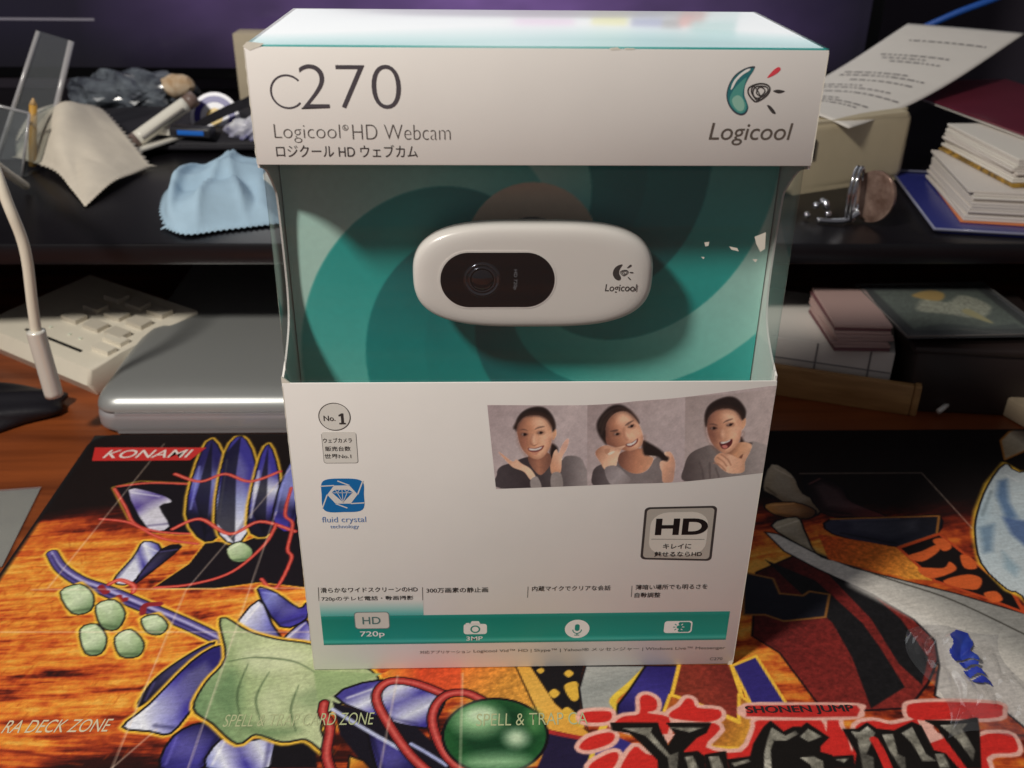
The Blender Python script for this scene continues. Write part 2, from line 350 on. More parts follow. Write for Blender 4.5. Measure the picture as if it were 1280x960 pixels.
for k, p in enumerate(gems):
    shA(p, [GRL, GR, GRD] if k % 2 else [GR, GRL, GRD], 0, 3, lw=.7); c = np.mean(p, 0)
    pa.fill([p[0], p[1], tuple(c)], (214,230,190), 0.4, alpha=.5)
# broad blades lower left
shA([(-133.6,-15.9),(-132.9,-6.1),(-128,2.9),(-119,12.9),(-115.2,13.6),(-125.8,-4.9)], [(20,16,30),(50,44,110)], 0, 3, glow=True)
shA([(-136.2,-24.7),(-130.3,-14.8),(-121,5.4),(-112.3,13.5),(-105.5,5.1),(-112.6,-12.7),(-115.1,-17.5),(-119.4,-27.9),(-126.8,-26.8)], [WH,(228,230,240),(150,150,214),BL,(40,34,110)], 0, 5, glow=True)
shA([(-118.9,-42),(-118.2,-29),(-109.9,-23.5),(-102.3,-29.3),(-105.3,-42.3)], [(44,38,116),(70,62,160),(26,22,66)], 0, 2)
shA([(-104.4,-42.3),(-102.1,-30.5),(-95.2,-32),(-84.5,-30.8),(-84,-42.7)], [LB,WH,BL,WH,(130,128,200)], 0, 3)
pa.fill([(-84.5,-30.8),(-71.1,-32.2),(-68.6,-43.1),(-84,-42.7)], (20,16,22), 0.5)
shA([(-105.3,45.1),(-98.1,43.3),(-87,33.6),(-84.4,36.7),(-83,27.5),(-92.4,23.2)], [BL,LB,(50,44,130),BL], 0, 3, glow=True)
shA([(-109.3,22),(-103.5,38.6),(-95.7,24.7),(-89.9,14.5),(-100,16.1)], [WH,(110,112,200),(40,36,110)], 0, 3)
shA([(-90.8,14.5),(-82.9,26.7),(-79.2,12.9),(-85.7,13)], [WH,BL,WH], 0, 2)
# big pale green boulder of facets
rk = [(-114.3,-16.9),(-113.1,-5.2),(-108.9,7.2),(-115.7,28.1),(-103.9,20.5),(-92.1,15.9),(-78.7,12.9),(-62,4.3),(-52.3,-6.4),(-62.7,-13.7),(-70.4,-24.3),(-66.5,-36.7),(-73.9,-31.1),(-81.6,-32),(-91.1,-28.5),(-96.4,-32.3),(-106.4,-23.6)]
pa.fill(rk, GLOW, 1.0, grow=1.8, smooth=4); pa.fill(rk, OUT, .5, grow=.8, smooth=4)
pa.fill(rk, None, .5, grad=([(-111.4,-17.6),(-69.7,4.4)], [(116,148,100),(158,178,124),(190,200,152),(170,184,134)]), smooth=4, noise=.12)
for p, c, s_, al in (([(-108.9,-12.8),(-106.6,1.2),(-101.3,-5.4),(-99.4,-22.5)], (96,130,86), 5, .7), ([(-104.8,10.6),(-89.4,11.7),(-76.9,7.3),(-85.5,0.7),(-97.7,-0.3)], (206,214,172), 6, .7), ([(-94.2,-13.1),(-87.7,-8.2),(-83.7,-20.5),(-89.1,-25.1)], (202,210,166), 6, .6), ([(-81.2,-13.3),(-74.6,-8.5),(-67.4,-6.1),(-73.1,-18.4)], (126,150,104), 5, .6), ([(-97.1,-24.9),(-88,-26.3),(-77.1,-27.6),(-87.2,-30.2)], (92,122,80), 4, .7), ([(-112.3,22.1),(-106.3,17.6),(-99.8,14.7),(-107.4,13.4)], (196,206,160), 4, .6)):
    pa.fill(p, c, s_, alpha=al, smooth=4)
for p in ([(-100.4,3.7),(-101.2,-10.5),(-96.9,-23.8)], [(-92,-0.4),(-94.2,-13.1),(-89.5,-25.1)], [(-107.5,5.2),(-98.2,7),(-84.3,4.7),(-75.7,-0.8)], [(-80.4,-7.1),(-81.3,-18.2),(-78,-27.6)]): pa.stroke(p, (66,88,56), .8, .7, alpha=.75, taper=.6)
# --- ground in front of the box: bands, loops and the green ball
pa.fill([(-76.3,0.1),(-51.4,-2.1),(-66.4,-10.4),(-72.3,-15.7)], (150,172,118), .6)
shA([(-67,-12.6),(-51.1,-5),(-31.4,-12.2),(-28,-13.4),(-32.5,-26.1),(-37.2,-27),(-47.9,-23.7)], [(70,62,150),WH,(66,58,160),(210,212,232),(60,52,150)], 1, 5)
pa.fill([(-67.5,-14.8),(-47.9,-23.7),(-37.2,-27.5),(-25.7,-41),(-27,-48.4),(-49.6,-47.9),(-63.2,-29.5)], (22,18,30), .5)
shA([(-51.3,-29.7),(-41.4,-35.9),(-37.2,-41.7),(-39.1,-48.2),(-47.4,-48),(-53.7,-29.7)], [(34,28,90),(60,52,150),(26,22,60)], 0, 3)
pa.stroke([(-67,-18.5),(-54.7,-27.6),(-41.4,-36.9)], (190,196,230), 1.4, .6); pa.stroke([(-39.2,-34),(-33.5,-38),(-27.2,-42.9)], (170,178,226), 1.2, .6)
pa.fill([(-59,-38.4),(-54.2,-40.4),(-51.2,-43.8),(-51,-49.7),(-58.4,-49.6)], None, .5, grad=([(-59,-38.4),(-52.1,-46.1)], [(244,190,60),(200,110,30),(110,50,20)]), line=OUT)
pa.fill([(-51.4,-2.1),(-42.4,4.2),(-23.3,3.8),(-22.7,-10.2),(-28.1,-11.2),(-43.5,-4.6)], None, .6, grad=([(-51.4,-2.1),(-23.2,-3.3)], [(236,150,50),(214,70,34),(226,84,40)]), noise=.2)
pa.fill([(-22.9,3.8),(-4.2,3.4),(1.7,-16.2),(4.6,-23.7),(-16.4,-14.7),(-22.3,-11.3)], None, .6, grad=([(-22.8,-1),(1.6,-19.4)], [(226,120,44),(214,140,50),(232,160,60)]), noise=.3)
pa.fill([(-4.2,3.4),(1,3.3),(9.9,-17.4),(20.9,-31.3),(19.9,-33.3),(5.9,-28.9),(1.7,-16.2)], None, .5, grad=([(-4.2,3.4),(20,-32.3)], [(226,164,60),(238,180,74),(232,160,52)]), line=(60,36,14), lw=.6)
pa.fill([(1,3.3),(22.3,2.9),(19,-8.7),(18.2,-21.9),(20.3,-29.2),(9.9,-17.4)], (26,22,26), .5)
dots = [[(13.9,-3.3),(15.8,-1.5),(17.4,-3.4),(15.5,-5.2)], [(7.8,-12.7),(9.8,-10.6),(11.7,-12.7),(9.5,-15)], [(13.5,-9.2),(18.3,-7.6),(18,-15.4),(15.4,-15.9)], [(4.2,-1.5),(6,-0.4),(6.9,-1.8),(5.4,-3.2)], [(11.6,-22.3),(13.9,-19.1),(17.6,-24),(18.8,-28.2),(16.5,-27.6)]]
for p in dots: pa.fill(p, (232,180,60), .5, smooth=5)
pa.fill([(6.7,-29.4),(19.9,-33.3),(20.4,-40.1),(18.3,-49.4),(0.1,-49),(3.6,-40.7)], (34,26,60), .6)
pa.stroke([(6.3,-29.7),(12.9,-31.6),(20.3,-33.5)], (176,40,40), 1.8, .5)
cords = ([(-30.1,-48.4),(-38.9,-38.8),(-45.9,-27.8),(-51.8,-16.2),(-52,-9.6),(-47.7,-5.7),(-39.2,-7),(-28.1,-12.8)], [(-20.3,-46.8),(-27.3,-39.1),(-32.1,-27.1),(-32,-18.7),(-28.1,-12.8),(-21.4,-11.9),(-15.6,-15.3)], [(-62.4,-47.7),(-66.3,-38.3),(-66.8,-26.4),(-70,-20.1),(-70.2,-15.8)])
for p in cords: pa.stroke(p, OUT, 4.0, .4); pa.stroke(p, (168,40,38), 3.0, .4, hl=(216,92,84))
c0 = [(-11.3,-30.6),(6.2,-31),(-11,-14.8)]; cx_, cy_ = c0[0]; rx_ = (c0[1][0]-cx_); ry_ = (c0[2][1]-cy_)*1.0
ball = [(cx_+rx_*math.cos(t), cy_+ry_*math.sin(t)) for t in np.linspace(0, 2*math.pi, 48, endpoint=False)]
pa.fill(ball, (30,88,44), .4, line=OUT, lw=1.0)
sx_ = lambda a, b, ra, rb: [(cx_+rx_*(a+ra*math.cos(t)), cy_+ry_*(b+rb*math.sin(t))) for t in np.linspace(0, 2*math.pi, 20, endpoint=False)]
pa.fill(sx_(.05,.05,.75,.75), (18,62,34), 6); pa.fill(sx_(-.32,.42,.46,.40), (158,204,148), 7, alpha=.9); pa.fill(sx_(-.28,.55,.26,.2), (206,228,190), 4, alpha=.9); pa.fill(sx_(.02,-.72,.6,.2), (150,196,146), 6, alpha=.9)
pa.fill(sx_(.40,-.10,.2,.22), (206,230,192), 5, alpha=.95); pa.fill(sx_(.75,.35,.14,.3), (96,160,90), 5, alpha=.8)
# --- right of the box: grey and violet wedges, maroon fan, pale crescent
pa.fill([(22.1,0.4),(44,-0),(41.8,-6.4),(35.9,-11),(30,-16.9),(30,-21.4),(18.8,-21.1),(18.7,-10.6)], None, .5, grad=([(22.1,0.4),(30.7,-20.6)], [(176,176,170),(150,152,148),(170,170,164)]), line=OUT)
pa.stroke([(43.7,-1.7),(37.4,-8.7),(30.1,-16.2),(30.7,-20.6),(26.7,-25.6),(23.9,-31.2),(20,-41.8)], (240,200,60), 2.4, .5)
pa.fill([(44,-0),(56.4,-0.3),(50.4,-14.3),(46.1,-22.4),(41.6,-23.1),(30.2,-24.3),(31.5,-18.5),(36.4,-11.8)], None, .5, grad=([(44,-0),(33.2,-22.9)], [(44,34,110),(60,50,140),(36,28,90)]), line=OUT)
pa.fill([(28.7,-32),(34.2,-35.5),(28.5,-42),(20.1,-45.7),(21.5,-37.9)], (52,44,128), .5)
pa.fill([(56.7,1.3),(75.2,1),(75.6,-14.9),(71.9,-26.6),(58.8,-18.3),(51,-14.3)], None, .5, grad=([(52.1,-11.3),(78.2,-4)], [(132,50,34),(140,48,36),(104,34,30)]), line=GLOW, lw=1.4, noise=.25)
pa.fill([(50.4,-14.3),(58.8,-18.3),(71.7,-27.3),(74.8,-14.5),(77.8,-18.7),(77.2,-28.8),(71,-38.3),(60.4,-37.4),(56.9,-27.7),(46.7,-22.4)], None, .5, grad=([(47.3,-18.8),(72,-36.3)], [(196,96,34),(150,70,30),(226,158,48)]), line=GLOW, lw=1.2, noise=.2)
pa.fill([(75.5,-0.7),(85.6,4.1),(90.4,-19.7),(77.9,-19.4)], (50,40,120), .5, line=GLOW, lw=1.2)
fan = [(98,52.2),(122.6,66),(136.9,46.1),(152.2,22.9),(155.6,11),(153.4,2.1),(144.2,-10.4),(132.5,-22.1),(102.3,-23.4),(94.8,5.5),(86.8,14.7)]
pa.fill(fan, None, .6, grad=((fan[0], fan[5]), [(60,20,20),(122,34,30),(136,40,34)]), line=OUT, noise=.3)
for p in ([(103.8,60.5),(121.1,46.4),(131.4,20.9),(133.3,8.1),(134.9,-12.3),(119.2,-21.9),(121,2.8),(119.8,21.1)], [(126.3,54.5),(137.3,47.4),(147.2,23),(149.4,2.2),(141.4,-11.4),(137.1,-0.8),(135.6,23.2)]):
    pa.fill(p, (26,24,26), .6, noise=.3)
# dark plates and tan shards by the box
pa.fill([(92.7,52.3),(104,48),(104.1,38.8),(113.1,37.3),(116.5,39.9),(124,37.8),(118.1,24.7),(101.2,22.6),(94.8,26.4),(86.4,26.5)], (30,30,40), .5, line=(150,96,44), lw=1.0)
pa.fill([(108.9,79.7),(114.1,78.1),(126.7,64.4),(139.7,54.3),(157.9,45.7),(175.5,37.5),(198.4,24.5),(198.1,7.9),(171.9,-41.3),(168.1,-30.4),(164.2,-21.8),(151.3,-25.4),(143.9,-16.5),(151.6,-2.2),(155.6,11),(152.2,22.9),(141,38.1),(123.7,54.5),(113.5,66.1)], None, .6,
        grad=([(146.3,20.6),(182.5,45.3)], [(214,206,196),(206,200,190),(150,148,142),(140,138,132)]), line=OUT, noise=.05)
pa.stroke([(126.7,64.4),(151.4,47.2),(172.1,33.7),(192.4,12.6)], (70,66,60), .9, .5); pa.stroke([(135.9,43.5),(153.2,25.3),(161.4,13.2),(156.9,-4.4)], (230,224,214), 5, 3, alpha=.7)
shA([(126.6,134.7),(134.3,125.2),(134.6,108.9),(141.9,100.2),(132,90.5),(120.2,107.4),(117,114.5)], [(196,178,152),(150,130,104),(90,70,54)], 0, 4)
shA([(114.4,100.7),(128.6,102.1),(136.4,95.3),(130.5,88.9),(117,92.3)], [(206,140,70),(170,108,56),(90,56,34)], 0, 3)
shA([(112.9,84.4),(126.2,90.6),(126.7,79.5),(126.7,64.4),(131.7,60),(122.6,68.9)], [(190,176,150),(140,124,100),(190,176,150)], 0, 3)
shA([(137.8,119.6),(145.6,125),(154.4,113.9),(155.2,101.7),(167.6,89.9),(152.2,90.1),(138.8,93.6)], [(20,16,18),(44,24,28),(110,44,40)], 0, 4)
shA([(141.1,88.7),(173.4,89.8),(191.1,90.3),(184.4,77),(164,68.2),(138.4,77.7)], [(52,50,70),(38,38,52),(30,28,36)], 0, 2)
pa.stroke([(141.1,88.7),(191.1,90.3),(184.4,77),(164,68.2)], (168,104,44), 1.0, .4, smooth=0)
pa.fill([(131.9,77.8),(153.1,71.4),(163.7,67.5),(170.2,45.5),(160.2,47),(140.2,55.7),(130.8,60.1)], None, .6, grad=([(131.9,77.8),(165.5,46.9)], [(204,70,26),(226,110,34),(226,150,48)]), noise=.3)
pa.fill([(163.7,67.5),(185.4,77),(191.2,60.5),(198.8,37.1),(197.4,25.7),(186.3,34.7),(170.2,45.5)], (24,16,16), .5, line=(200,70,30), lw=1.6)
for p in ([(165.1,61.6),(172.9,65.1),(181.2,69.4),(180.3,65),(170,58)], [(180.6,72.4),(186,73.9),(187.1,67.8),(182.1,65)], [(166.5,53.8),(177.2,53.6),(181.7,57.8),(182,52.1),(169,46.9)], [(173.7,45.5),(185.2,49.3),(190.1,46.5),(185.3,39.9),(177.2,41.4)], [(188.2,62),(192.1,60.4),(191.5,53.4),(186.2,53.5)], [(186.7,37.3),(192.5,38.5),(192.6,33.3),(187.7,32.1)]):
    pa.fill(p, (226,96,40), .6, smooth=4)
# pale blue faceted mass at the right
ice = [(242.3,133.1),(245.9,125.4),(270,123.2),(206.2,7.8),(201.6,35.7),(197.5,39.7),(194.6,56.1),(201.4,76.7),(209.7,92.5),(225.1,114.7)]
pa.fill(ice, GLOW, 2.0, grow=1.6); shA(ice, [(222,228,226),(176,196,206),(206,216,218)], 0, 5)
for p, c in (([(231.9,118.2),(236.9,120),(228.4,100.6),(226.6,89),(220.2,85.8),(224.9,105.8)], (86,118,160)), ([(205.4,81.3),(213.6,84.3),(203.2,64.6),(198.9,63.2)], (110,138,164)), ([(219.8,89.1),(229.8,85.7),(229.4,70.1),(219.4,67.3),(217.4,76.4)], (74,100,150)), ([(207.8,64.5),(209.5,53.1),(204.9,47.6),(203.2,53.2)], (150,176,190))):
    pa.fill(p, c, 3.0, alpha=.85)
pa.fill([(250.9,155.2),(259.5,163.6),(274.1,172.2),(276.3,154.8),(257.9,144.8),(244.2,137)], None, .5, grad=([(248.9,151),(270.8,154.9)], [(176,156,124),(206,190,160),(70,56,48)]), line=(190,120,50), lw=1.0)
# --- lettering block: red brushwork, grey blackletter
PK = (236,176,160); RD = (216,40,34)
brush = [[(18.7,-21.9),(24.4,-21.1),(28.7,-21.7),(27.9,-25.3),(23.3,-26.3),(18.4,-25.4)], [(30,-25.7),(33.1,-23.6),(38.3,-22.6),(39.6,-15.6),(42.4,-14),(45.2,-16.5),(44.4,-20.9),(41.1,-22.3),(48.1,-24.3),(47,-30.3),(43.8,-33),(29.7,-28.5)], [(48.9,-22.5),(52.9,-19.6),(55.8,-16.1),(58,-16.8),(58.9,-20.3),(66.1,-21.4),(65.8,-25),(60.5,-26.7),(49.6,-25)],
    [(16.3,-36.5),(19.9,-32.5),(26.7,-30.5),(28.7,-32),(26.6,-35.3),(19.4,-37.9)], [(18.7,-44.4),(23.3,-40.6),(27.8,-38.7),(28.9,-40.7),(25.9,-45.8),(19.2,-49.5)], [(28.5,-45.9),(34.5,-36.8),(37.9,-39.6),(42.3,-42.3),(40.6,-52.4),(28.2,-52.1)],
    [(51.8,-31.1),(61.5,-27.1),(64.7,-29.9),(58.2,-37.4),(69.6,-39.6),(76.3,-30.2),(77.8,-26.7),(85.9,-25.4),(99.9,-25.7),(91.1,-53.5),(44.7,-52.5)],
    [(92.8,-26.9),(100,-27),(100.4,-31.6),(103.2,-24.8),(106.4,-25.2),(105.6,-29.5),(106.7,-34),(106.2,-40.5),(111.2,-29.6),(118,-27.4),(123.5,-29.1),(130.1,-27.7),(136.4,-27),(135,-36.1),(140.7,-42),(149,-39.3),(141.3,-55.8),(84.6,-54.5)],
    [(131.6,-22.2),(135,-19.9),(147.6,-19.5),(164.4,-20.9),(164.6,-23.7),(161.5,-26.8),(147.3,-27.3),(132.1,-27.1)], [(151.6,-34.9),(161.6,-34),(162.7,-37.4),(160.5,-41.7),(152.3,-42.2),(147.5,-45)], [(133,-36.8),(140.6,-35.4),(141.5,-44.1),(138.2,-47.6),(133.8,-41.9)]]
for p in brush: pa.fill(p, PK, .6, grow=1.6, smooth=3)
for p in brush: pa.fill(p, RD, .5, smooth=3)
pa.fill([(43.8,-31.6),(49.2,-31.7),(45.8,-35.7)], PK, .5); pa.fill([(133.2,-27.3),(136.1,-27.8),(138.9,-35.4),(133.2,-37.5)], PK, .5)
bl = [[(28.2,-26.7),(43.7,-27),(44.2,-30.9),(45.8,-37.1),(49.5,-31.7),(47.3,-27.1),(61.7,-27.4),(59.5,-31.2),(55.8,-33.2),(50.4,-38.5),(47.3,-52.6),(40.6,-52.4),(41.7,-42.3),(37,-34.9),(33.8,-30.7),(28.4,-29.5)],
    [(49.9,-39.8),(55.1,-39.3),(56.8,-41.3),(54.5,-52.7),(47.8,-52.6)], [(57.5,-40.7),(64.2,-39.5),(62.7,-52.9),(55.5,-52.7)], [(64.5,-42.8),(72.8,-41.7),(72.1,-46.8),(64.2,-46.7)],
    [(72.3,-41.6),(74.7,-36.4),(79.8,-29.6),(82.7,-27.1),(85.8,-31.8),(89.7,-29.8),(91.9,-29.8),(96.8,-35.5),(91.1,-53.5),(69.4,-53)],
    [(87.1,-34.3),(94.9,-28.1),(100.1,-34.2),(93.7,-39.6)], [(87.5,-40.9),(95.2,-40.3),(98.8,-41.8),(95.7,-54.8),(83.5,-54.5)], [(98,-42.5),(105.7,-42),(104.6,-46.8),(97.2,-46.7)],
    [(106.5,-31),(111.3,-31.1),(115.5,-28.5),(117.8,-31.2),(123.5,-32.1),(131,-28.5),(133.3,-30),(133.2,-40.4),(136.6,-41.9),(138.2,-47.6),(134.6,-55.6),(101.3,-54.9),(107.7,-41.3)], [(136.1,-27.8),(146.8,-28.4),(154.1,-27),(152.1,-32.7),(145.6,-47.7),(141.6,-47.6),(140.2,-39.1),(138.7,-30.1)]]
for p in bl: pa.fill(p, (22,18,16), .5, grow=.4)
sil = [[(31.8,-28.9),(41.8,-28.8),(40.9,-30.8),(45.8,-40.4),(48.7,-39.2),(45.7,-52.5),(43.7,-52.5),(45,-41.7),(39,-32.2)], [(47.8,-28.9),(59.4,-29.1),(54,-31.1)], [(50.5,-41.2),(53.2,-40.9),(54.2,-46.4),(53.4,-52.7),(51.4,-52.6)], [(58.4,-41.3),(61.7,-41.1),(62.3,-46.6),(61.2,-52.9),(58.6,-52.8)], [(65.3,-44.1),(71,-42.6),(71.6,-43.6),(66.1,-45.4)],
    [(76.9,-40.4),(79.6,-34.4),(82.3,-29.6),(86,-33.2),(89.9,-31.2),(90.6,-32.6),(85.9,-35.2),(81.6,-35.1),(79.4,-39.1),(76.2,-53.2),(73.6,-53.1)],
    [(90.8,-33.7),(94.5,-30.4),(98.2,-33.8),(93.1,-35.9)], [(88.2,-42.3),(92.9,-42),(95.3,-43.9),(92.9,-54.7),(90.2,-54.6),(90.8,-45.2)], [(99.5,-43.2),(104.2,-43),(101.9,-44.7)],
    [(108.7,-31.8),(111.5,-32.2),(115.1,-29.7),(116.7,-32.7),(110.6,-41.4),(112.4,-42.8),(108.5,-55),(105.7,-55),(109.7,-35.5)], [(118.8,-33.5),(122.5,-33.2),(121,-41.6),(122.8,-43),(120.1,-51.3),(119.3,-44.4),(118.6,-38.6)], [(125.6,-32.9),(130.2,-30.4),(130.3,-41.8),(132.6,-44.7),(128,-44.6),(127.4,-37.4)], [(140.1,-29.8),(150,-29.2),(147,-31.8),(147.2,-40.7),(144.6,-44.9),(143.3,-36.2)], [(133.2,-41.8),(136.1,-41.9),(135.9,-47.5),(132.5,-47.5)]]
for k, p in enumerate(sil): pa.fill(p, None, .5, grad=((p[0], p[len(p)//2]), [(170,166,152),(116,112,100),(150,146,132),(90,86,78)]), noise=.3)
pa.stroke([(115.3,-35.7),(115.8,-41.5),(115.5,-48.5)], RD, 3.0, .5)
pa.fill([(75.9,-19.4),(96.2,-19.5),(115.4,-20.2),(115.7,-22.4),(112.8,-25.8),(94.2,-25.9),(74.8,-24.9)], PK, .6, grow=.8, smooth=3); pa.fill([(76.1,-19.7),(96.1,-19.8),(114.7,-20.5),(115.2,-22.4),(113,-25.4),(94.4,-25.5),(74.9,-24.6)], (196,40,36), .6)
# faint white zone lines
for p in ([(-174.1,157.3),(-188.8,47.4)], [(-105.1,141.4),(-133.7,44.9),(-134.2,-41.7)], [(-194.8,46.5),(-85.3,45.5)], [(-196.9,22.2),(-80.4,20)], [(-107.6,98.1),(-109.9,-42.2)], [(-45.8,-3.3),(-48.5,-43.5)], [(-22.6,-2.6),(-22.8,-44.1)], [(138.2,125.9),(197.7,125.7),(202,81.1)], [(-124.7,-26.2),(-134.2,-41.7)]):
    pa.stroke(p, (250,226,200), 0.7, .6, alpha=.42, smooth=0)
# dark bound rim
rim = np.minimum(np.minimum(X-MX0, MX1-X), np.minimum(Y-MY0, MY1-Y)); a = np.clip((3.0-rim)/2, 0, 1)[:,None]; pa.C = pa.C*(1-a)+np.array((22,20,22))*a; pa.C = pa.C*.92+pa.C.mean(1)[:,None]*.08; pa.C = pa.C*(1+.16*(fbm(X*.25+Y*.1, Y*1.6-X*.3, 61, 3)-.5)+.12*(fbm(X*1.7, Y*1.7, 71, 2)-.5))[:,None]
# rounded corners: pull the sheet's corners in
r = 11.0; VX, VY = X.copy(), Y.copy()
for sx, ex in ((-1, MX0), (1, MX1)):
    for sy, ey in ((-1, MY0), (1, MY1)):
        cxr, cyr = ex-sx*r, ey-sy*r; dx, dy = (X-cxr)*sx, (Y-cyr)*sy; k = (dx > 0) & (dy > 0); mxd = np.maximum(dx, dy); hy = np.hypot(dx, dy)+1e-9
        VX = np.where(k, cxr+sx*dx*mxd/hy, VX); VY = np.where(k, cyr+sy*dy*mxd/hy, VY)
V = np.stack([VX, VY, np.zeros_like(X)], 1); V[:,2] = -0.25*np.clip((1.2-rim)/1.2, 0, 1)
grid_mesh('printed_cloth', V, nx, ny, pa.C, cloth_print, pm)
mw = mat('mat_white_print', (226,214,206), 0.6); mfaint = mat('mat_faint_print', (206,190,160), 0.7, spec=.2); mfaint2 = mat('mat_faint_print_green', (176,182,140), 0.7, spec=.2); mred = mat('mat_red_print', (196,36,32), 0.6); mdk = mat('mat_dark_print', (34,22,24), 0.6)
tab = [(-207.1,154.2),(-152.2,153.4),(-157.2,141.7),(-204.3,141.9)]
polys('logo_tab', [(tab, mred, 0)], pm, FLAT, .12)
p0 = [(-201.2,144.1),(-158.8,144.2),(-201.3,151.5)]; text('maker_lettering', 'KONAMI', mw, pm, p0[0][0]+1, p0[0][1], p0[1][0]-p0[0][0], p0[2][1]-p0[0][1], FLAT, .22, off=.004, shear=.25)
p0 = [(-175.6,-26.8),(-140.2,-26.5),(-162.5,-20.5)]; text('zone_lettering', 'RA DECK ZONE', mfaint, pm, p0[0][0], p0[0][1], p0[1][0]-p0[0][0], 5.6, FLAT, .12, shear=.2)
p0 = [(-102.9,-25.6),(-52.4,-27)]; text('zone_lettering', 'SPELL & TRAP CARD ZONE', mfaint2, pm, p0[0][0], p0[0][1], p0[1][0]-p0[0][0], 5.4, FLAT, .12, off=-.006, shear=.1)
p0 = [(-17.7,-27),(20.1,-28.2)]; text('zone_lettering', 'SPELL & TRAP CA', mfaint2, pm, p0[0][0], p0[0][1], p0[1][0]-p0[0][0], 5.4, FLAT, .12, off=-.006, shear=.1)
p0 = [(154.9,31.1),(165.1,30.9)]; 
p0 = [(75.3,-24.1),(112.7,-24.5),(76.3,-20.1)]; text('magazine_lettering', 'SHONEN JUMP', mdk, pm, p0[0][0], p0[0][1], p0[1][0]-p0[0][0], p0[2][1]-p0[0][1], FLAT, .12)
text('magazine_lettering', 'SHONEN JUMP', mdk, pm, p0[0][0]+.35, p0[0][1]-.15, p0[1][0]-p0[0][0], p0[2][1]-p0[0][1], FLAT, .16)

# ================================================================== product box
W2, D, H = 76.0, 76.0, 215.0
bx = thing('product_box', 'tall white and teal retail box with clear front window holding a white webcam', 'box', (0,0,0))
FH0, FL1 = 184.0, 117.0; TH = 0.6
front_h = box('front_header', -W2, W2, 0, TH, FH0, H-0.3, card, bx, bev=.25)
front_l = box('front_panel', -W2, W2, 0, TH, 0.3, FL1, card, bx, bev=.25)
box('back_panel', -W2+.2, W2-.2, D-TH, D, 0.3, H-.5, card, bx, bev=.25)
box('base_panel', -W2+.7, W2-.7, TH+.1, D-TH-.1, 0.2, 0.8, card_in, bx)
cut = spline([(0.75,FH0-1),(9,FH0-4),(17,FH0-11),(19.6,168),(20.6,152),(20.2,138),(17,129),(9,122.5),(0.75,FL1+1.5)], 6)
side = [(0.75,0.4),(D-.7,0.4),(D-.7,H-.5),(0.75,H-.5)] + cut
for s in (-1, 1):
    prism('side_panel', side, lambda u, v, w: (w, u, v), s*(W2-.05), s*(W2-.05-TH), [card, card_in], bx)
# top panel: teal print at the front edge, glare painted in as white behind it
n1, n2 = 120, 60; gx, gy = np.meshgrid(np.linspace(-W2+.1, W2-.1, n1), np.linspace(0.1, D-.2, n2)); tp = Paint(gx.ravel(), gy.ravel(), (238,240,240))
g = np.clip((30-tp.Y+9*np.sin(tp.X*.03+1))/27, 0, 1)**1.3; g = g*np.clip(.75+.3*np.sin(tp.X*.045-1.2), 0, 1); tp.C = tp.C*(1-g[:,None])+np.array((40,150,146))*g[:,None]
zz = H + 0.35*np.sin(np.clip((tp.X+W2)/(2*W2), 0, 1)*math.pi)*np.sin(np.clip(tp.Y/D, 0, 1)*math.pi)*2
gm = mat('glossy_top_print', attr='print', rough=.30, coat=.6, bump=.04, bscale=1200)
tpo = grid_mesh('top_panel', np.stack([tp.X, tp.Y, zz], 1), n1, n2, tp.C, gm, bx)
sm = tpo.modifiers.new('thickness', 'SOLIDIFY'); sm.thickness = TH*K; sm.offset = -1
# scuffed corners
for it in [([(-76.2,214.7),(-74.9,215.9),(-70.6,215.5),(-71.8,214.7),(-74.5,213.7)], card_raw, 0), ([(18.2,214.9),(20.3,215.1),(21.2,214.5),(18.7,214.3)], card_raw, 0), ([(22,214.9),(24.9,214.9),(24.5,214.5),(22.4,214.5)], card_raw, 0), ([(74.3,1.8),(75.7,2.2),(75.7,-0.2),(74,-0.2)], card_raw, 0)]: polys('scuff', [it], bx, FRONT, .06)
mesh('corner_tab', [(-76,0.1,116.9),(-73.4,0.1,116.9),(-76,0.1,119.2),(-76,0.7,116.9),(-73.4,0.7,116.9),(-76,0.7,119.2)], [(0,1,2),(5,4,3),(0,3,4,1),(1,4,5,2),(2,5,3,0)], card_raw, bx)
for xe, z0_, z1_ in ((-75.85,1,116), (75.85,1,116), (-75.85,185,214), (75.85,185,214)):
    pts_ = [(xe-.16+.10*math.sin(z*1.7)*math.sin(z*.31), z) for z in np.linspace(z0_, z1_, 60)]; pts_ += [(xe+.12, z) for z in np.linspace(z1_, z0_, 60)]
    polys('edge_wear', [(pts_, card_raw, 0)], bx, FRONT, .03)
# clear window: one bent sheet behind the card
pl = clear_mat('clear_window_plastic', (.985,.99,.99), 1.42, .02, haze=.020, hazecol=(190,200,200), boost=.012)
xw = W2-1.0
def usheet(o): return [(-xw-o, 60)] + [(-xw-o, 3.0+o)] + [(-xw+2-math.cos(t)*(2+o), 3-math.sin(t)*(2+o)) for t in np.linspace(.2, 1.4, 4)] + [(xw-2+math.sin(t)*(2+o), 3-math.cos(t)*(2+o)) for t in np.linspace(.17, 1.37, 4)] + [(xw+o, 3.0+o), (xw+o, 60)]
us = usheet(0); v = [(a, b, 96) for a, b in us]+[(a, b, 206) for a, b in us]; n = len(us)
mesh('window', v, [(i, i+1, n+i+1, n+i) for i in range(n-1)], pl, bx)
